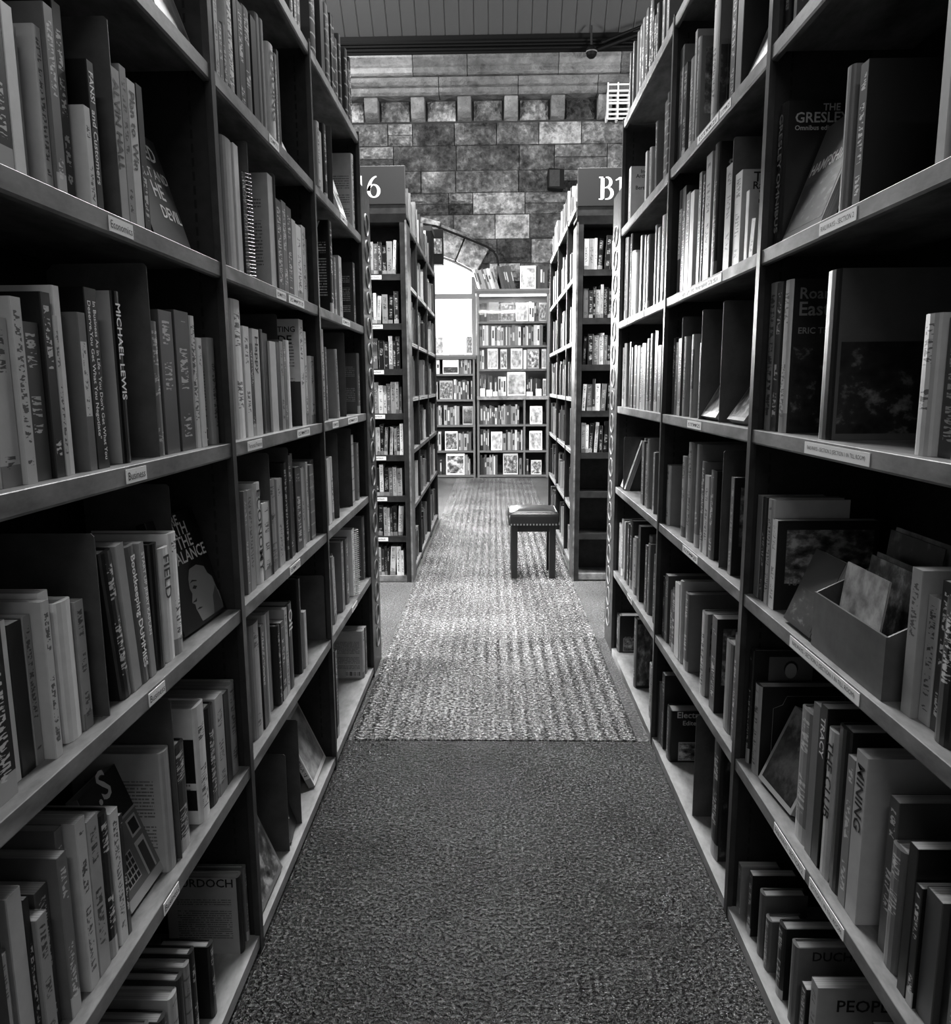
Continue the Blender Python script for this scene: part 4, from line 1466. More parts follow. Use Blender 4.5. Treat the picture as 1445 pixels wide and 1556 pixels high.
def make_book(t, h, d, tone, o, loc, rot, label, group, side='R', kind=None):
    hb = bool(o.get('hb')) or (t > .03 and RND.random() < .5 and 'spiral' not in o)
    sp = SPK[o.get('sp') or ('t' if 'st' not in o and 'st2' not in o and RND.random() < .82 else 'p')]
    cov = COVK.get(o.get('cov'), 'cover_plain')
    cm, pm = book_meshes(t, h, d, hb, cov, sp)
    root = empty(kind or ('hardback_book' if hb else ('slim_booklet' if t < .012 else 'paperback_book')), loc)
    root.rotation_mode = 'QUATERNION'
    root.rotation_quaternion = rot
    tag(root, label, 'book', group)
    co = obj('cover', cm, root)
    ct = o.get('cvt', tone)
    st = o.get('spt', tone)
    inkt = o.get('cc', .72 if st < .4 else .1)
    punch = lambda v: lin(v * 1.38 - .05 if v > .2 else v * .85)
    co.color = (punch(ct), punch(st), lin(inkt), 1)
    obj('page_block', pm, root)
    face = -1 if side == 'R' else 1       # board turned to the viewer
    # spine lettering, top to bottom
    lines = o.get('st2') or ((o['st'],) if 'st' in o else ())
    if lines:
        mb = MB()
        nl = len(lines)
        for k, s_ in enumerate(lines):
            me, tw, th = text_mesh(s_)
            sc = min(t * (.62 if nl == 1 else .34) / th, h * (.82 if nl == 1 else .88) / tw)
            yc = 0 if nl == 1 else (t * .22 if k else -t * .22)
            zt = h * .93
            if nl == 1 and tw * sc < h * .5:
                zt = h * .93
            M = Matrix(((0, 0, -1, -.0006), (0, -1, 0, yc + th * sc / 2), (-1, 0, 0, zt), (0, 0, 0, 1)))
            mb.add_mesh(me, M @ Matrix.Scale(sc, 4))
        mb.build('spine_lettering', ink(o.get('sc', .8)), root, recalc=False)
    if isinstance(o.get('ct'), list):
        mb = MB()
        for (body, fx, fz, sz) in o['ct']:
            me, M = cover_text(body, sz, (.1 + fx * .9) * d if face < 0 else (.08 + fx) * d, fz * h, face, t / 2 + .0007, d, d * .84)
            mb.add_mesh(me, M)
        mb.build('cover_lettering', ink(o.get('cc', .7)), root, recalc=False)
    if 'pic' in o and side == 'R':
        k = o['pic']
        if k == 5:
            bx = (.22 * d, .92 * d, .05 * h, .38 * h)
        elif k in (6, 7, 3):
            bx = (.06 * d, .97 * d, .04 * h, (.93 if k != 3 else .58) * h)
        else:
            bx = (.1 * d, .95 * d, .3 * h, .9 * h)
        panel(root, 'cover_picture', *bx, t / 2, face, PICS[k])
        if k == 5:
            panel(root, 'picture_border', bx[0] - .003, bx[1] + .003, bx[2] - .003, bx[3] + .003, t / 2 - .0003, face, ink(.6))
    if 'portrait' in o:
        panel(root, 'picture_border', .2 * d, .72 * d, .5 * h, .95 * h, t / 2, face, ink(.36))
        mb = MB()
        cx_, hz = .46 * d, .83 * h
        def dsk(cx, cz, rx, rz, y, mi):
            mb.poly([(cx + rx * math.cos(a * .3927), face * (t / 2 + y), cz + rz * math.sin(a * .3927)) for a in range(16)], mi)
        mb.poly([(.22 * d, face * (t / 2 + .0008), .52 * h), (.7 * d, face * (t / 2 + .0008), .52 * h), (.64 * d, face * (t / 2 + .0008), .70 * h), (.52 * d, face * (t / 2 + .0008), .74 * h), (.40 * d, face * (t / 2 + .0008), .74 * h), (.28 * d, face * (t / 2 + .0008), .70 * h)], 1)
        dsk(cx_, hz + .006, .0165, .019, .0010, 1)
        dsk(cx_, hz, .014, .019, .0012, 0)
        mb.build('cover_picture', [ink(.62), ink(.08)], root, recalc=False)
    if 'frame' in o:
        mb = MB()
        y = face * (t / 2 + .0008)
        a, b, c_, e = .16 * d, .94 * d, .06 * h, .9 * h
        k = .03
        mb.tube([(a + k, y, c_), (b, y, c_), (b, y, e), (a + k, y, e), (a + k * .7, y, e - k * .7), (a, y, e - k), (a, y, c_ + k), (a + k * .7, y, c_ + k * .7)], .0007, 4, closed=True)
        mb.build('tooled_border', ink(.42), root)
    if 'spiral' in o:
        mb = MB()
        n = int(h / .0085)
        for k in range(n):
            z = .006 + k * .0085
            mb.tube([(-.002 + (t * .5) * math.cos(a) + .004, (t * .5) * math.sin(a), z) for a in [i * math.pi / 3 for i in range(6)]], .0011, 3, closed=True)
        mb.build('spiral_binding', MATS['wire_metal'] if tone < .5 else MATS['white_paint'], root)
    return root


def q_stand(side, lean):
    """standing in a row: local x into the shelf; lean tips the top along +Y (degrees)"""
    a = math.radians(lean)
    base = Matrix.Rotation(math.pi, 3, 'Z') if side == 'L' else Matrix.Identity(3)
    return (Matrix.Rotation(-a, 3, 'X') @ base).to_quaternion()


def make_face_out(A, B, h, lean, tone, o, zs, label, group):
    """front board to the aisle; A = lower left (spine) corner, B = lower right corner seen from the aisle"""
    ax = Vector((B[0] - A[0], B[1] - A[1], 0))
    w = ax.length
    ax.normalize()
    nrm = Vector((0, 0, 1)).cross(ax)       # local +y, away from the viewer
    base = Matrix((ax, nrm, Vector((0, 0, 1)))).transposed()
    rot = (base @ Matrix.Rotation(-math.radians(lean), 3, 'X')).to_quaternion()
    t = .022
    th = math.radians(lean)
    loc = Vector((A[0], A[1], zs)) + nrm * (t / 2) + Vector((0, 0, t / 2 * math.sin(th) + .0006))
    oo = {k: v for k, v in o.items() if k not in ('pic', 'ct', 'lab')}
    root = make_book(t, h, w, tone, dict(oo, hb=0), loc, rot, label, group, 'R', 'display_book')
    if 'ft' in o:
        mb = MB()
        for (body, fx, fz, sz) in o['ft']:
            me, M = cover_text(body, sz, (.07 + fx) * w, fz * h, -1, t / 2 + .0007, w, w * (.91 - max(fx, 0)))
            mb.add_mesh(me, M)
        mb.build('cover_lettering', ink(o.get('sc', .8)), root, recalc=False)
    if 'pic' in o:
        k = o['pic']
        if k == 4:
            panel(root, 'picture_border', .0 * w, w, .0 * h, h, t / 2, -1, ink(.55))
            panel(root, 'cover_picture', .06 * w, .94 * w, .06 * h, .94 * h, t / 2 + .0004, -1, PICS[4])
        else:
            panel(root, 'cover_picture', .05 * w, .95 * w, .06 * h, (.9 if k != 3 else .48) * h, t / 2, -1, PICS[k])
    y = -t / 2 - .0005
    if 'face' in o:
        # generic pale portrait turned to the left: face, hair, eye, brow, mouth
        def sc(pts):
            return [(.36 * w + px_ * w * .62, y, .03 * h + pz_ * h * .5) for px_, pz_ in pts]
        mb = MB()
        mb.poly(sc([(.1, 0), (.95, 0), (.98, .5), (.93, .8), (.78, .95), (.45, 1.0), (.22, .92), (.1, .78), (.04, .62), (.07, .52), (-.03, .38), (.05, .33), (.03, .25), (.06, .16)]), 0)
        y -= .0003
        mb.poly(sc([(.2, .93), (.45, 1.06), (.85, 1.02), (1.02, .8), (1.02, .3), (.93, .35), (.9, .62), (.78, .72), (.74, .86), (.5, .95)]), 1)
        mb.poly(sc([(.12, .6), (.2, .64), (.3, .6), (.22, .565)]), 1)
        mb.poly(sc([(.08, .7), (.2, .74), (.34, .70), (.34, .68), (.2, .71)]), 1)
        mb.poly(sc([(.04, .235), (.15, .25), (.26, .22), (.15, .215)]), 1)
        mb.poly(sc([(.55, .0), (.95, .0), (.9, .45), (.7, .3), (.62, .12)]), 2)
        mb.poly(sc([(-.03, .38), (.12, .36), (.16, .42), (.1, .40)]), 1)
        mb.build('cover_picture', [ink(.5), ink(.08), ink(.3)], root, recalc=False)
    if 'house' in o:
        def pl(x0, x1, z0, z1, mi, dy):
            yy = -t / 2 - dy
            mb.poly([(x0 * w, yy, z0 * h), (x1 * w, yy, z0 * h), (x1 * w, yy, z1 * h), (x0 * w, yy, z1 * h)], mi)
        mb = MB()
        pl(0, 1, .62, 1, 1, .0004)
        pl(.05, .95, .08, .60, 0, .0004)
        for (x0, z0) in ((.14, .42), (.6, .42)):
            pl(x0, x0 + .24, z0, z0 + .15, 2, .0007)
            pl(x0 + .03, x0 + .21, z0 + .02, z0 + .13, 1, .001)
        pl(.14, .46, .14, .38, 2, .0007)
        for i in range(4):
            for j in range(4):
                pl(.155 + i * .077, .215 + i * .077, .15 + j * .058, .195 + j * .058, 1, .001)
        pl(.58, .82, .09, .38, 2, .0007)
        pl(.62, .78, .09, .34, 3, .001)
        mb.build('cover_picture', [ink(.36), ink(.06), ink(.62), ink(.2)], root, recalc=False)
    return root


def make_bookend(side, Y, h, sb, X, zs, tone, label):
    sg = -1 if side == 'L' else 1
    root = empty('bookend', (X + sg * (sb - .004), Y, zs))
    tag(root, label, 'bookend', 'plain sheet metal bookends')
    d = .17
    c = .012
    prof = [(0, .0006), (sg * d, .0006), (sg * d, h - c), (sg * (d - c), h), (sg * c * .4, h), (0, h - c * .4)]
    mb = MB()
    mb.prism(prof, 'y', -.001, .001)
    mb.build('plate', MATS['bookend_enamel'], root)
    mb = MB()
    mb.box(*sorted((sg * .01, sg * (d - .01))), -.004, -.001, .0004, .0016)
    mb.build('foot', MATS['bookend_enamel'], root)
    return root


GROUP = {'L': 'books on the near left bookcase', 'R': 'books on the near right bookcase'}


def describe(o, t, hb_hint, tone):
    if 'lab' in o:
        return o['lab']
    w = []
    if o.get('sp') == 'b':
        return tone_word(tone) + ' banded book'
    if t < .012:
        w.append('slim')
    elif t > .034:
        w.append('thick')
    w.append(tone_word(o.get('spt', tone)))
    w.append('book')
    if 'spiral' in o:
        w.append('with spiral binding')
    elif o.get('sp') == 'b':
        w.append('with banded spine')
    return ' '.join(w)


def fill_row(y0, y1, rr):
    out = []
    y = y0
    while y < y1 - .012:
        t = rr.choice([.012, .018, .024, .03, .04])
        if y + t > y1:
            break
        out.append(['S', y, y + t, rr.uniform(.19, .27), .02 + rr.choice([0, .005, .015]), rr.choice([.08, .14, .22, .3, .4, .5, .6]), {}])
        y += t + (.001 if rr.random() < .85 else .02)
    return out


for (side, bay, lev, items) in SHELVES:
    X = XL if side == 'L' else XR
    sg = -1 if side == 'L' else 1
    zs = (LL if side == 'L' else LR)[lev]
    items = [list(i) for i in items]
    if bay == 1 and lev in (0, 1, 2, 3, 4, 5):
        # the row goes on past the picture's edge
        lo = (.785 if side == 'L' else .885)
        first = min([i[1] for i in items if i[0] == 'S'] + [min(i[1][1], i[2][1]) for i in items if i[0] == 'F'] + [i[1] - .013 for i in items if i[0] == 'E'] + [1.4 if side == 'L' else 1.19])
        if side == 'R' and lev == 2:
            first = 1.15
        if lev < 5:
            items += fill_row(lo, first - .004, random.Random(lev * 7 + (3 if side == 'L' else 5)))
    stand = sorted([i for i in items if i[0] == 'S'], key=lambda i: i[1])
    # face-outs keep clear of the row
    faces = [i for i in items if i[0] == 'F']
    order = sorted([(0, i[1], i) for i in stand] + [(1, min(i[1][1], i[2][1]), i) for i in faces], key=lambda q: q[1], reverse=(side == 'R'))
    num = 0
    fromright = side == 'L' and bay == 1      # the row runs out of the picture on the left
    def place(n):
        return '%s from %s' % ((ordinal(len(order) - n + 1), 'right') if fromright else (ordinal(n), 'left'))
    where = '%s bookcase %s, %s' % (SIDE_WORD[side], BAY_WORD[bay], LEVEL_WORD[lev])
    for kind, _, it in order:
        num += 1
        if kind == 0:
            _, y0, y1, h, sb, tone, o = it
            t = max(.004, y1 - y0 - .0008)
            d = o.get('d') or min(.24, h * RND.uniform(.62, .74))
            lean = o.get('lean', 0)
            hb_ = 'hb' in o
            lab_ = '%s, %s, %s' % (describe(o, t, hb_, tone), place(num), where)
            a = math.radians(abs(lean))
            yc = (y0 + y1) / 2
            if lean:
                piv = y0 if lean < 0 else y1
                yc = piv + (t / 2 * math.cos(a)) * (1 if lean < 0 else -1)
                zz = zs + t / 2 * math.sin(a) + .0003
            else:
                zz = zs + .0003
            make_book(t, h, d, tone, o, (X + sg * sb, yc, zz), q_stand(side, lean), lab_, GROUP[side], side)
        else:
            _, A, B, h, lean, tone, o = it
            lab_ = '%s, %s, %s' % (o.get('lab', tone_word(tone) + ' book standing face out'), place(num), where)
            make_face_out(A, B, h, lean, tone, o, zs, lab_, GROUP[side])
    ends = sorted([i for i in items if i[0] == 'E'], key=lambda i: i[1], reverse=(side == 'R'))
    for k, it in enumerate(ends):
        _, Y, h, sb, tone, o = it
        for s_ in stand:
            if s_[1] - .001 < Y < s_[2] + .001:
                Y = s_[1] - .0015 if Y - s_[1] < s_[2] - Y else s_[2] + .0005
        make_bookend(side, Y, h, sb, X, zs, tone, 'grey metal bookend plate, %s from left, %s' % (ordinal(k + 1), where))

# a thin dark book lying flat across the top of the row
rt = Matrix.Rotation(math.pi / 2, 3, 'Z') @ Matrix.Rotation(-math.pi / 2, 3, 'X')
top_row = max(i[3] for (s, b, l, its) in SHELVES if (s, b, l) == ('L', 1, 1) for i in its if i[0] == 'S' and i[1] > 1.42)
# low tray of pamphlets on the right-hand near bay
tr_ = empty('pamphlet_tray', (XR + .012, 1.295, LR[2]))
tag(tr_, 'low grey card tray holding pamphlets, right bookcase near bay', 'tray')
mb = MB()
D_, W_, H_ = .2, .135, .105
mb.box(0, .004, -W_, W_, .0004, H_)
mb.build('front_panel', MATS['bookend_enamel'], tr_)
mb = MB()
mb.box(.004, D_, -W_, W_, .0004, .004)
mb.build('tray_floor', MATS['bookend_enamel'], tr_)
for s_ in (-1, 1):
    mb = MB()
    mb.prism([(.004, .004), (D_, .004), (D_, .2), (.004, H_)], 'y', s_ * (W_ - .004), s_ * W_)
    mb.build('side_panel', MATS['bookend_enamel'], tr_)
mb = MB()
mb.box(D_ - .004, D_, -W_ + .004, W_ - .004, .004, .2)
mb.build('back_panel', MATS['bookend_enamel'], tr_)
for k in range(7):
    px_ = XR + .012 + .018 + k * .022
    h = RND.choice([.19, .21, .23]) - .02 * (k == 0)
    w = RND.choice([.15, .17, .2])
    yc = 1.295 + RND.uniform(-.02, .02)
    a = math.radians(8 + RND.uniform(-3, 3))
    r_ = empty('pamphlet', (px_, yc, LR[2] + .0046))
    r_.rotation_euler = (0, a, 0)
    tag(r_, '%s pamphlet, %s from the front in the low card tray' % (['pale', 'grey', 'light grey', 'dark', 'pale', 'grey', 'dark'][k], ordinal(k + 1)), 'pamphlet', 'pamphlets in the card tray')
    mb = MB()
    mb.box(0, .003, -w / 2, w / 2, 0, h)
    c_ = mb.build('cover', MATS[PICS[[1, 2, 4, 3, 1, 2, 3][k]]], r_)
    mb = MB()
    mb.box(.003, .0045, -w / 2 + .002, w / 2 - .002, .001, h - .001)
    mb.build('page_block', MATS['page_edges'], r_)

# ------------------------------------------------------------------ far bookcases beyond the cross aisle
L2X, R2X = -.57, .56
L2P = [5.43, 5.95, 6.82, 7.75]
R2P = [5.46, 6.08, 6.92, 7.85]
L2L = [.05, .50, .90, 1.27, 1.65, 2.03, 2.42]
R2L = [.05, .47, .88, 1.26, 1.65, 2.09, 2.55]
lbs = [(b, l, p0 + .05, p0 + .05 + (p1 - p0) * .75, '') for b, (p0, p1) in enumerate(zip(L2P, L2P[1:]), 1) for l in (3, 4, 5)]
bookcase('steel_bookcase', 'tall bookcase run behind the paperback end shelves, left of the aisle', L2X, -1, L2P, L2L, 2.43, lbs)
lbs = [(b, l, p0 + .05, p0 + .05 + (p1 - p0) * .75, '') for b, (p0, p1) in enumerate(zip(R2P, R2P[1:]), 1) for l in (1, 2, 3, 4)]
bookcase('steel_bookcase', 'tall bookcase run behind the half-empty end shelves, right of the aisle', R2X, 1, R2P, R2L, 2.56, lbs)

stuff = MB()


def stuff_book(M, t, h, d, ti, pages=True):
    """plain box book: spine at local x=0"""
    n = len(stuff.v)
    c = [(0, -t / 2, 0), (d, -t / 2, 0), (d, t / 2, 0), (0, t / 2, 0), (0, -t / 2, h), (d, -t / 2, h), (d, t / 2, h), (0, t / 2, h)]
    stuff.v += [tuple(M @ Vector(p)) for p in c]
    for q, mi in (((0, 3, 2, 1), ti), ((4, 5, 6, 7), 8), ((0, 1, 5, 4), ti), ((2, 3, 7, 6), ti), ((3, 0, 4, 7), ti), ((1, 2, 6, 5), 8)):
        stuff.f.append(tuple(n + i for i in q))
        stuff.mi.append(mi)
    # title patch on the spine
    if RND.random() < .7 and t > .012:
        a, b = sorted((RND.uniform(.2, .5) * h, RND.uniform(.6, .9) * h))
        n = len(stuff.v)
        stuff.v += [tuple(M @ Vector(p)) for p in ((-.0006, -t * .28, a), (-.0006, t * .28, a), (-.0006, t * .28, b), (-.0006, -t * .28, b))]
        stuff.f.append((n + 3, n + 2, n + 1, n))
        stuff.mi.append(6 if ti < 4 else 1)


def T3(loc, side, lean=0.0):
    base = Matrix.Rotation(math.pi, 4, 'Z') if side == 'L' else (Matrix.Identity(4) if side == 'R' else Matrix.Rotation(math.pi / 2, 4, 'Z'))
    if side in 'LR':
        base = Matrix.Rotation(-lean, 4, 'X') @ base
    else:
        base = Matrix.Rotation(lean, 4, 'Y') @ base
    return Matrix.Translation(loc) @ base


for side, X, P_, LV in (('L', L2X, L2P, L2L), ('R', R2X, R2P, R2L)):
    sg = -1 if side == 'L' else 1
    rr = random.Random(31 if side == 'L' else 37)
    for bi, (p0, p1) in enumerate(zip(P_, P_[1:])):
        for li, z in enumerate(LV):
            y = p0 + .025
            if side == 'L' and li == 6 and bi == 2:
                p1 = 7.34
            while y < p1 - .05:
                t = rr.choice([.014, .02, .026, .034, .045])
                if y + t > p1 - .022:
                    break
                if rr.random() < .1:
                    y += rr.uniform(.03, .1)
                    continue
                h = rr.uniform(.2, .29)
                if side == 'R' and li == 6 and bi == 0:
                    h *= .62
                big = rr.random() < .14
                if big and li < 6:
                    h = .29
                ti = rr.choices(range(8), [2, 2, 2, 2, 3, 3, 3, 2])[0] if not big else 4
                stuff_book(T3((X + sg * (.015 + rr.choice([0, .01, .02, .03])), y + t / 2, z + .0005), side), t, h, h * .7, ti)
                y += t + .0006

# ------------------------------------------------------------------ end shelves facing the camera
def end_case(label, X0, X1, Y, levels, top, sign, sign_x, lab_levels, dark_fill):
    """open shelves facing -Y, X0..X1, with a sign board on top"""
    root = empty('end_bookcase', ((X0 + X1) / 2, Y, 0))
    tag(root, label, 'bookcase', 'end bookcases beyond the cross aisle')
    hw = abs(X1 - X0) / 2
    D = .21
    for s in (-1, 1):
        mb = MB()
        mb.box(*sorted((s * hw, s * (hw - .045))), 0, D, 0, top)
        mb.box(*sorted((s * hw, s * (hw - .012))), -.004, .012, 0, top, 1)
        mb.build('upright', [MATS['upright_enamel'], MATS['shelf_enamel']], root)
    mb = MB()
    mb.box(-hw, hw, D - .006, D, 0, top)
    mb.build('back_panel', MATS['panel_dark'], root)
    mb = MB()
    mb.prism([(0, top - .03), (D, top - .03), (D, top + .02), (-.015, top + .02)], 'x', -hw, hw)
    mb.build('top_board', MATS['upright_enamel'], root)
    shs = []
    for li, z in enumerate(levels):
        mb = MB()
        mb.prism([(.006, z), (D - .006, z), (D - .006, z - .012), (.018, z - .012), (.018, z - .04), (.006, z - .04)], 'x', -hw + .045, hw - .045)
        s = mb.build('shelf', MATS['upright_enamel'] if li else MATS['shelf_enamel'], root)
        shs.append(s)
        if li in lab_levels:
            xl = lab_levels[li] - (X0 + X1) / 2
            q = MB()
            w, h = .105, .026
            q.box(xl, xl + w, .0045, .006, z - .034, z - .034 + h)
            me, tw, th = text_mesh('Paperback', False)
            sc = min(h * .6 / th, w * .9 / tw)
            M = Matrix(((1, 0, 0, xl + (w - tw * sc) / 2), (0, 0, -1, .0041), (0, 1, 0, z - .034 + (h - th * sc) / 2), (0, 0, 0, 1))) @ Matrix.Scale(sc, 4)
            q.add_mesh(me, M, 1)
            q.build('shelf_label', [MATS['label_card'], MATS['label_ink']], s, recalc=False)
    # sign board
    mb = MB()
    mb.box(-hw, hw, -.02, .0, top + .075, top + .31)
    sb = bevel(mb.build('sign_board', MATS['sign_board'], root), .004)
    mb = MB()
    mb.box(-hw, hw, -.012, .012, top + .02, top + .075)
    mb.build('sign_rail', MATS['upright_enamel'], root)
    q = MB()
    for (pts, mi) in sign:
        q.poly([(p[0] + sign_x - (X0 + X1) / 2, -.0206, p[1] + top + .115) for p in pts], 0)
    q.build('sign_lettering', MATS['sign_letter'], sb, recalc=False)
    return root


# serif numerals and letters as strokes of varying width (height 1)
def stroke(pts, ws):
    out = []
    for i in range(len(pts) - 1):
        (x0, y0), (x1, y1) = pts[i], pts[i + 1]
        def nrm(k):
            a = pts[max(k - 1, 0)]
            b = pts[min(k + 1, len(pts) - 1)]
            dx, dy = b[0] - a[0], b[1] - a[1]
            l = math.hypot(dx, dy) or 1
            return (-dy / l, dx / l)
        n0, n1 = nrm(i), nrm(i + 1)
        w0, w1 = ws[i] / 2, ws[i + 1] / 2
        out.append([(x0 + n0[0] * w0, y0 + n0[1] * w0), (x0 - n0[0] * w0, y0 - n0[1] * w0), (x1 - n1[0] * w1, y1 - n1[1] * w1), (x1 + n1[0] * w1, y1 + n1[1] * w1)])
    return out


def ell(cx, cy, rx, ry, a0, a1, thin, thick, n=24):
    pts, ws = [], []
    for i in range(n + 1):
        a = math.radians(a0 + (a1 - a0) * i / n)
        pts.append((cx + rx * math.cos(a), cy + ry * math.sin(a)))
        ws.append(thin + (thick - thin) * abs(math.cos(a)) ** 1.3)
    return stroke(pts, ws)


def rect(x0, x1, y0, y1):
    return [[(x0, y0), (x1, y0), (x1, y1), (x0, y1)]]


GLYPH = {
    '1': (rect(.20, .36, .03, .98) + rect(.04, .52, 0, .05) + [[(.02, .86), (.2, .98), (.2, .88), (.04, .82)]], .58),
    '6': (ell(.32, .31, .235, .27, 0, 360, .05, .15) + ell(.52, .31, .43, .64, 180, 98, .045, .16), .66),
    'B': (rect(.08, .25, .02, .98) + rect(0, .3, 0, .05) + rect(0, .3, .95, 1.0) + rect(.2, .36, .0, .05) + rect(.2, .34, .95, 1.0) + rect(.2, .38, .50, .55)
          + ell(.34, .76, .2, .215, -90, 90, .05, .15) + ell(.36, .275, .25, .25, -90, 90, .05, .16), .74),
}


def sign_polys(s, h):
    x, out = 0, []
    for ch in s:
        ps, w = GLYPH[ch]
        out += [([(x + p[0] * h, p[1] * h) for p in q], 0) for q in ps]
        x += w * h
    return out, x


sL, wL = sign_polys('B16', .138)
capL = [.045, .325, .605, .885, 1.165, 1.46, 1.755, 2.07]
end_case('dark end bookcase of paperbacks under the sign, left of the aisle', -1.24, -.56, 5.19, capL, 2.42, sL, -.715 - wL, {i: -.835 + .006 * i * 0 for i in range(1, 8)}, 0)
sR, wR = sign_polys('B1', .138)
capR = [.05, .335, .625, .893, 1.175, 1.48, 1.782, 2.09]
end_case('dark end bookcase with three empty lower shelves, right of the aisle', .54, 1.22, 5.22, capR, 2.40, sR, .675, {5: .81, 6: .81, 4: .81}, 0)


def end_books(X0, X1, Y, levels, seed, side, first_level, skip_tilt):
    rr = random.Random(seed)
    word = {'L': 'left end bookcase', 'R': 'right end bookcase'}[side]
    names = {0: 'bottom shelf', 1: 'second shelf up', 2: 'third shelf up', 3: 'fourth shelf up', 4: 'fifth shelf up', 5: 'sixth shelf up', 6: 'seventh shelf up', 7: 'top shelf'}
    for li, z in enumerate(levels):
        if li < first_level:
            continue
        x = X0
        num = 0
        while x < X1 - .012:
            t = rr.choice([.018, .022, .026, .03, .036])
            if x + t > X1:
                break
            num += 1
            h = rr.uniform(.175, .215)
            tone = rr.choice([.08, .12, .2, .3, .42, .5, .6, .68])
            lean = rr.choice([0, 0, 0, 0, 0, 3])
            fo = side == 'L' and li == 5 and num == 1
            o = dict(sp='t')
            if fo:
                # one book stands face out at the row's left end
                A, B = (x, Y + .035), (x + .125, Y + .035)
                make_face_out(A, B, .2, 4, .3, dict(ft=[("WILL", .0, .88, .02), ("HUTTON", .0, .78, .02), ("HOW GOOD", .0, .34, .016), ("IT CAN BE", .0, .24, .016)], sc=.75), z,
                              'grey book standing face out, %s, %s' % (word, names[li]), 'books on the end bookcases')
                x += .135
                continue
            rot = (Matrix.Rotation(math.radians(lean), 3, 'Y') @ Matrix.Rotation(math.pi / 2, 3, 'Z')).to_quaternion()
            a = math.radians(lean)
            make_book(t - .0006, h, .13, tone, o, (x + t / 2 + .0, Y + .02 + rr.choice([0, .006, .012]), z + t / 2 * math.sin(a) + .0003), rot,
                      '%s paperback, %s in row, %s, %s' % (tone_word(tone), ordinal(num), word, names[li]), 'books on the end bookcases', 'R', 'pocket_paperback')
            x += t + (.012 if lean else .0008)


end_books(-.90, -.612, 5.19, capL, 3, 'L', 0, 0)
end_books(.592, .90, 5.22, capR, 9, 'R', 3, 0)

# ------------------------------------------------------------------ bookcases against the far wall
BY = 11.3


def wall_case(name, label, X0, X1, levels, top, div=None, upper=None, thick=.03):
    root = empty(name, ((X0 + X1) / 2, BY, 0))
    tag(root, label, 'bookcase')
    hw = (X1 - X0) / 2
    D = .36
    for s in (-1, 1):
        mb = MB()
        mb.box(*sorted((s * hw, s * (hw - thick))), 0, D, 0, top)
        bevel(mb.build('side_panel', MATS['case_wood'], root), .004)
    mb = MB()
    mb.box(-hw + thick, hw - thick, D - .01, D, 0, top if not upper else upper)
    mb.build('back_panel', MATS['case_interior'], root)
    if upper:
        mb = MB()
        mb.box(-hw + thick, hw - thick, D - .01, D, upper, top)
        mb.build('back_panel', MATS['case_backing'], root)
    for z in levels:
        mb = MB()
        mb.box(-hw + thick, hw - thick, .004 if not (upper and z > upper + .1) else .03, D - .01, z - .028, z)
        mb.build('shelf', MATS['case_wood'], root)
    mb = MB()
    mb.prism([(-.03, top - .03), (D, top - .03), (D, top + .03), (-.045, top + .03), (-.045, top + .005)], 'x', -hw - .02, hw + .02)
    mb.build('top_board', MATS['case_wood'], root)
    if div:
        for (x, z0, z1) in div:
            mb = MB()
            mb.box(x - .014 - (X0 + X1) / 2, x + .014 - (X0 + X1) / 2, .004, D - .01, z0, z1)
            mb.build('divider', MATS['case_wood'], root)
    return root


CASE = [.04, .40, .78, 1.18, 1.577, 1.911, 2.247]
case = wall_case('display_bookcase', 'tall glazed display bookcase on the far wall beside the window', -.24, .80, CASE, 2.66,
                 [(.448, .04, .37), (.448, .40, .75), (.448, .78, 1.15)], 1.18)
mb = MB()
mb.prism([(-.04, 1.14), (.05, 1.14), (.05, 1.19), (-.04, 1.19)], 'x', -.52, .52)
mb.build('ledge', MATS['shelf_enamel'], case)
for (x0, x1) in ((-.49, .02), (.0, .49)):
    mb = MB()
    yy = .012 if x0 < -.1 else .02
    mb.box(x0, x1, yy, yy + .004, 1.195, 2.62)
    mb.build('glass_door', MATS['cabinet_glass'], case)
mb = MB()
mb.box(-.48, .48, .05, .09, 2.60, 2.625)
mb.build('strip_light_housing', MATS['strip_tube'], case)
area('cabinet_light', (.28, BY + .07, 2.595), (.28, BY + .12, 1.2), .9, .04, 7)
low = wall_case('low_bookcase', 'low open bookcase standing below the bright window', -1.75, -.27, [.04, .40, .775, 1.146, 1.513], 1.75)

rr = random.Random(77)


def back_row(x0, x1, z, hmin, hmax, tones, gaps=.06, y=.05, lean=0.0):
    x = x0
    while x < x1 - .015:
        t = rr.choice([.018, .024, .03, .036, .045])
        if x + t > x1:
            break
        if rr.random() < gaps:
            x += .03
            continue
        h = rr.uniform(hmin, hmax)
        stuff_book(T3((x + t / 2, BY + y + rr.uniform(0, .02), z + .0005 + (t / 2 * abs(math.sin(lean)))), 'B', lean), t, h, .16, rr.choice(tones))
        x += t + (.0008 if not lean else .001 + t * (1 / math.cos(lean) - 1))


FACE = []


def back_face(x0, x1, z, h, tone, pic, what, y=.04, lean=7):
    FACE.append(what)
    o = {'pic': pic} if pic else {}
    make_face_out((x0, BY + y), (x1, BY + y), h, lean, tone, o, z, what, 'face-out books at the far wall')


def bx(px_):                            # metres across the far cases for a place along their front
    return (px_ - 750.0) / 1170 * BY


pale, mixed, dark = [4, 5, 6, 7, 7], [1, 2, 3, 4, 5, 6, 7], [0, 1, 2, 3, 4]
G5 = lambda v: min(bx(650 + v / 7.225) + .005, .762) if v > 530 else min(bx(650 + v / 7.225) + .005, -.306)
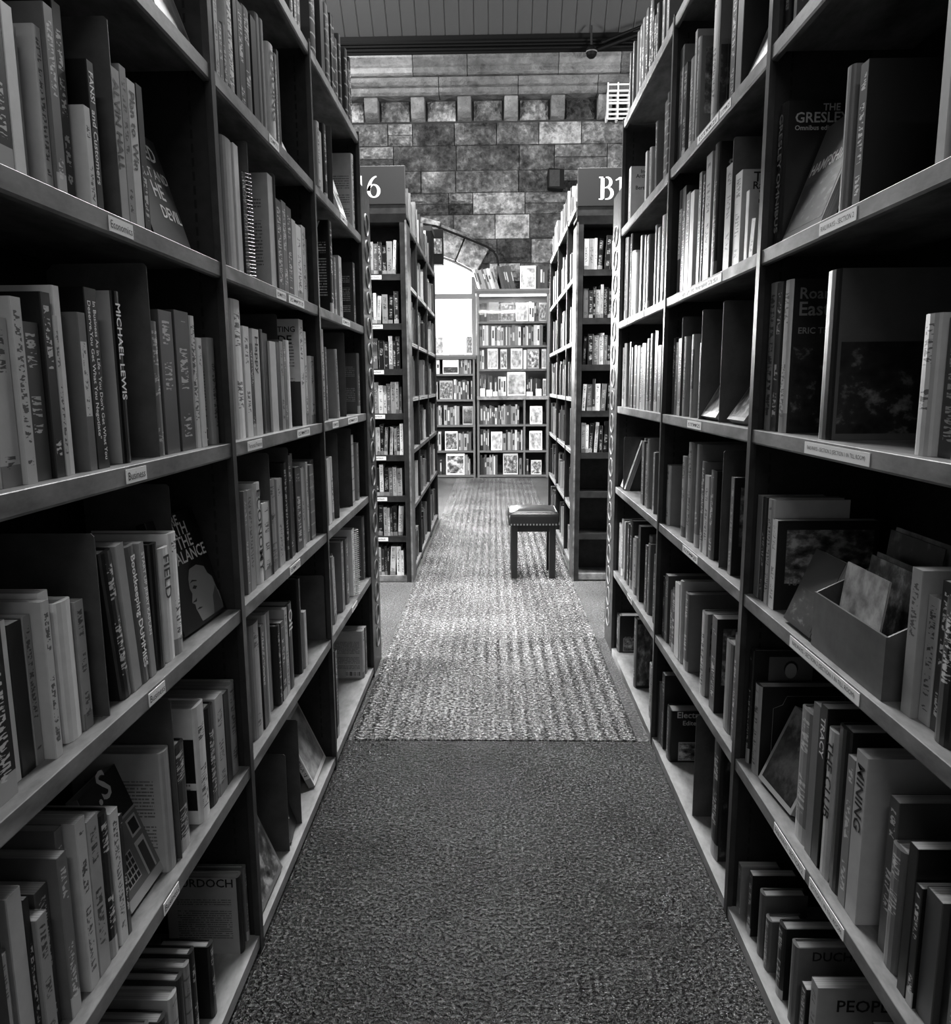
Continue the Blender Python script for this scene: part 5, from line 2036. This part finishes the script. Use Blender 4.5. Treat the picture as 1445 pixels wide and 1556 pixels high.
# upper display shelves
z = CASE[6]
back_row(-.20, G5(660), z, .24, .28, mixed)
back_face(G5(670), G5(775), z, .27, .3, 3, 'dark landscape book face out, top display shelf, leftmost')
back_face(G5(800), G5(940), z, .26, .35, 2, 'book with white splash face out, middle of top display shelf')
back_face(G5(960), G5(1090), z, .26, .6, 1, 'pale patterned book face out, top display shelf')
back_row(G5(1100), G5(1195), z, .25, .28, mixed)
back_face(G5(1205), G5(1300), z, .26, .4, 2, 'shaded book face out at right end of top display shelf')
z = CASE[5]
back_row(-.20, .745, z, .25, .29, pale + [3, 2], .02)
z = CASE[4]
back_row(-.20, G5(645), z, .25, .28, pale)
back_face(G5(655), G5(765), z, .29, .62, 1, 'white mottled book face out, third display shelf, leftmost')
back_face(G5(795), G5(862), z, .28, .6, 5, 'narrow patterned book face out, third display shelf')
back_face(G5(905), G5(1030), z, .29, .62, 1, 'tall pale book face out, centre of third display shelf')
back_row(G5(1042), G5(1078), z, .25, .28, pale)
back_face(G5(1085), G5(1210), z, .28, .4, 5, 'striped book face out, third display shelf, right of centre')
back_face(G5(1240), G5(1305), z, .28, .6, 1, 'pale book face out at right end of third display shelf')
z = CASE[3] + .012
back_row(-.20, G5(765), z, .26, .31, [1, 1, 2, 3])
back_row(G5(768), G5(860), z, .27, .28, [6, 6, 7], 0)
back_face(G5(868), G5(1065), z, .34, .7, 1, 'large pale bird book face out on the display ledge', .03)
back_row(G5(1075), G5(1240), z, .22, .27, [0, 1, 2])
back_face(G5(1255), G5(1310), z, .24, .68, 1, 'small pale book face out at right end of display ledge')
# lower shelves
for (z, xa, xb, tn) in ((CASE[2], -.20, .40, mixed), (CASE[1], -.20, G5(675), dark), (CASE[1], G5(820), .425, mixed), (CASE[0], -.20, G5(800), mixed), (CASE[0], G5(1000), .425, dark)):
    back_row(xa, xb, z, .23, .30, tn, .05)
back_face(G5(1115), G5(1250), CASE[2], .26, .62, 1, 'pale book face out alone in upper right lower compartment')
back_face(G5(690), G5(812), CASE[1], .27, .65, 1, 'pale landscape book face out, middle lower shelf')
back_face(G5(1110), G5(1250), CASE[1], .28, .66, 1, 'white bordered book face out in middle right compartment')
back_row(G5(1270), .76, CASE[1], .25, .27, pale)
back_face(G5(822), G5(985), CASE[0], .31, .5, 2, 'architectural picture book face out on bottom shelf')
back_face(G5(1130), G5(1245), CASE[0], .21, .5, 5, 'small picture book face out in bottom right compartment')
back_row(G5(1080), G5(1120), CASE[0], .2, .23, mixed)
# low case under the window
ZL = [.04, .40, .775, 1.146, 1.513]
back_row(-.80, G5(180), ZL[0], .2, .26, mixed)
back_face(G5(192), G5(395), ZL[0], .31, .72, 5, 'large chequered white book face out on bottom shelf below window')
back_row(G5(402), -.31, ZL[0], .22, .3, mixed)
back_row(-.95, G5(170), ZL[1], .22, .28, mixed)
back_face(G5(182), G5(320), ZL[1], .28, .62, 2, 'white framed book face out on second shelf below window')
back_row(G5(330), -.31, ZL[1], .24, .28, mixed)
back_row(-.95, G5(365), ZL[2], .25, .29, mixed)
back_face(G5(380), G5(500), ZL[2], .27, .5, 4, 'landscape picture book face out on third shelf below window')
back_row(-1.0, G5(120), ZL[3], .25, .29, mixed)
back_face(G5(130), G5(272), ZL[3], .27, .4, 2, 'rocky picture book face out on fourth shelf below window')
back_row(G5(285), -.31, ZL[3], .25, .29, mixed)
back_row(-1.0, G5(160), ZL[4] - .0, .19, .205, pale)
back_face(G5(168), G5(340), ZL[4], .2, .6, 3, 'dark labelled book face out on top shelf below window', .03, 4)
back_row(G5(350), -.31, ZL[4], .19, .205, mixed)
ZT = 1.785
back_face(G5(60), G5(180), ZT, .27, .6, 1, 'pale book standing before the window, leftmost of three')
back_face(G5(238), G5(400), ZT, .31, .55, 0, 'grey book leaning before the window, middle of three')
back_face(G5(425), G5(515), ZT, .28, .72, 2, 'white book with dark picture before window, right of three')
# row on top of the display case: leaning periodicals, one face out, bound volumes
back_row(G5(560), G5(800), 2.695, .27, .30, [4, 5, 6, 2], 0, .04, -.30)
back_row(G5(810), G5(960), 2.695, .30, .33, [0, 1], 0, .04, -.24)
back_face(G5(1005), G5(1170), 2.695, .32, .66, 1, 'pale book face out on top of the display bookcase', .04, 5)
back_row(G5(1185), .78, 2.695, .30, .315, [0, 1], 0, .04)
# price cards on the display ledge
for k, (a, b, h) in enumerate(((575, 625, .11), (640, 705, .09), (715, 760, .065), (1075, 1140, .06), (1175, 1235, .1))):
    mb = MB()
    xa, xb = G5(a), G5(b)
    mb.prism([(BY - .015, 1.1905), (BY - .013, 1.1905), (BY + .008, 1.19 + h), (BY + .006, 1.19 + h)], 'x', xa, xb)
    tag(mb.build('price_card', MATS['label_card']), 'white price card, %s from left on the display ledge' % ordinal(k + 1), 'card', 'price cards on the ledge')

tag(stuff.build('shelved_books', STUFF, recalc=False), 'packed rows of small distant books on the far shelves', 'books', kind='stuff')

# ------------------------------------------------------------------ stool
st = empty('leather_stool', (.275, 5.42, 0))
tag(st, 'leather stool with dark square legs and studded seat in the aisle', 'stool')
SW, SD = .155, .155
for sx in (-1, 1):
    for sy in (-1, 1):
        mb = MB()
        xa, xb = sorted((sx * SW, sx * (SW - .045)))
        ya, yb = sorted((sy * SD, sy * (SD - .045)))
        n0 = .004
        mb.box(xa, xb, ya, yb, .0005, .39)
        bevel(mb.build('leg', MATS['stool_wood'], st), .004)
mb = MB()
mb.box(-SW + .01, SW - .01, -SD + .01, SD - .01, .34, .392)
mb.build('seat_rail', MATS['stool_wood'], st)
# padded seat: rounded box with a crowned top
mb = MB()
N = 14
hw, hd, z0, z1 = .176, .172, .386, .47
rows_ = []
for ring in range(7):
    tt = ring / 6
    if ring < 5:
        z = z0 + (z1 - z0) * tt * 6 / 4 if ring < 4 else z1
        ins = [.006, .0, .0, .003, .014][ring]
        z = [z0, z0 + .02, z0 + .06, z1 - .005, z1 + .006][ring]
    else:
        ins = [.07, .13][ring - 5]
        z = [z1 + .022, z1 + .028][ring - 5]
    pts = []
    rc = .022
    a_, b_ = hw - ins, hd - ins
    rc = min(rc, a_ * .9, b_ * .9)
    for (cx_, cy_, s0) in ((a_ - rc, b_ - rc, 0), (-a_ + rc, b_ - rc, 90), (-a_ + rc, -b_ + rc, 180), (a_ - rc, -b_ + rc, 270)):
        for k in range(5):
            an = math.radians(s0 + k * 22.5)
            pts.append((cx_ + rc * math.cos(an), cy_ + rc * math.sin(an), z))
    rows_.append(pts)
for r0, r1 in zip(rows_, rows_[1:]):
    k = len(r0)
    for i in range(k):
        j = (i + 1) % k
        mb.poly([r0[i], r0[j], r1[j], r1[i]])
mb.poly(rows_[-1])
mb.poly(rows_[0][::-1])
o = mb.build('seat', MATS['leather'], st)
bm = bmesh.new()
bm.from_mesh(o.data)
bmesh.ops.remove_doubles(bm, verts=bm.verts, dist=.0005)
bmesh.ops.recalc_face_normals(bm, faces=bm.faces)
bm.to_mesh(o.data)
bm.free()
o.data.polygons.foreach_set('use_smooth', [True] * len(o.data.polygons))
mb = MB()
mb.tube([(p[0], p[1], p[2] - .001) for p in rows_[4]], .0045, 6, closed=True)
mb.build('piping', MATS['leather'], o, smooth=True)
mb = MB()
for s in range(4):
    for k in range(15):
        u = -.155 + k * .31 / 14
        x, y = ((u, -hd - .001), (u, hd + .001), (-hw - .001, u), (hw + .001, u))[s]
        mb.box(x - .005, x + .005, y - .005, y + .005, z0 + .004, z0 + .014)
mb.build('studs', MATS['brass_stud'], o)

# ------------------------------------------------------------------ things on the walls and above
sp_ = empty('wall_speaker', (.885, WY - .15, 4.06))
tag(sp_, 'black loudspeaker mounted high on the stone wall', 'speaker')
mb = MB()
mb.prism([(-.10, .02), (.10, .0), (.115, .02), (.115, .27), (-.10, .29), (-.115, .27), (-.115, .04)], 'y', -.1, .08)
bevel(mb.build('cabinet', MATS['black_plastic'], sp_), .008)
mb = MB()
mb.box(-.095, .05, -.106, -.1, .04, .26)
mb.build('grille', MATS['panel_dark'], sp_)
mb = MB()
mb.box(-.02, .02, .08, .16, .11, .17)
mb.build('bracket', MATS['upright_enamel'], sp_)

cm_ = empty('ceiling_camera', (1.32, WY - .5, 5.66))
tag(cm_, 'small black domed camera hanging below the eave pipes', 'camera')
mb = MB()
pr = [(.0, .16), (.04, .155), (.07, .12), (.075, .07), (.065, .03), (.04, .005), (0, 0)]
n = 16
for (r0, z0_), (r1, z1_) in zip(pr, pr[1:]):
    for k in range(n):
        a, b = 2 * math.pi * k / n, 2 * math.pi * (k + 1) / n
        q = [(r0 * math.cos(a), r0 * math.sin(a), z0_), (r0 * math.cos(b), r0 * math.sin(b), z0_), (r1 * math.cos(b), r1 * math.sin(b), z1_), (r1 * math.cos(a), r1 * math.sin(a), z1_)]
        q = [p for i, p in enumerate(q) if p not in q[:i]]
        mb.poly(q)
mb.build('dome', MATS['black_plastic'], cm_, smooth=True)
mb = MB()
mb.tube([(0, 0, .15), (0, .05, .42)], .014)
mb.build('stem', MATS['upright_enamel'], cm_)
mb = MB()
mb.tube([(.07 * math.cos(i * math.pi / 8), -.01 + .07 * math.sin(i * math.pi / 8), .075) for i in range(16)], .008, 5, closed=True)
mb.build('ring', MATS['shelf_enamel'], cm_)

wr = empty('wall_rack', (1.78, WY - .2, 4.98))
tag(wr, 'white slatted rack fixed high on the wall, far right', 'rack')
for z in (0, .06, .12, .2, .24, .30, .36, .44, .49):
    mb = MB()
    mb.box(-.2, .25, -.02, .0, z, z + .022)
    mb.build('slat', MATS['white_paint'], wr)
for x in (-.2, -.06, .1, .23):
    mb = MB()
    mb.box(x, x + .02, -.03, .17, 0, .512)
    mb.build('post', MATS['white_paint'], wr)

cb = MB()
cpts = [(-1.4, 3.70), (-.82, 3.60), (-.56, 3.50), (-.28, 3.39), (-.1, 3.315), (0.0, 3.25), (.055, 3.16), (.075, 3.05), (.075, 2.72)]
cb.tube([(x, WY - .16, z) for x, z in cpts], .017, 6)
tag(cb.build('wall_cable', MATS['black_plastic'], smooth=True), 'black cable curving over the window arch down the wall', 'cable')

# things standing on the end of the far left bookcase
bxo = empty('storage_box', (L2X - .15, 7.55, 2.42))
tag(bxo, 'black storage box on top of the far left bookcase end', 'box')
mb = MB()
mb.box(-.14, .15, -.17, .17, .29 - .287 + .0, .36)
ob = bevel(mb.build('box_body', MATS['black_plastic'], bxo), .006)
mb = MB()
mb.box(-.145, .155, -.175, .175, .33, .375)
mb.build('lid', MATS['panel_dark'], bxo)
wb = empty('hanging_speaker', (L2X + .02, 7.86, 2.52))
tag(wb, 'dark slim speaker fixed to the end of far left bookcase', 'speaker')
mb = MB()
mb.box(-.05, .06, -.04, .06, 0, .33)
bevel(mb.build('cabinet', MATS['black_plastic'], wb), .006)
mb = MB()
mb.box(-.04, .05, -.0445, -.04, .1, .24)
mb.build('grille', MATS['picture_contrast'], wb)
mb = MB()
mb.box(-.12, -.05, -.02, .02, -.1, .1)
mb.build('bracket', MATS['upright_enamel'], wb)
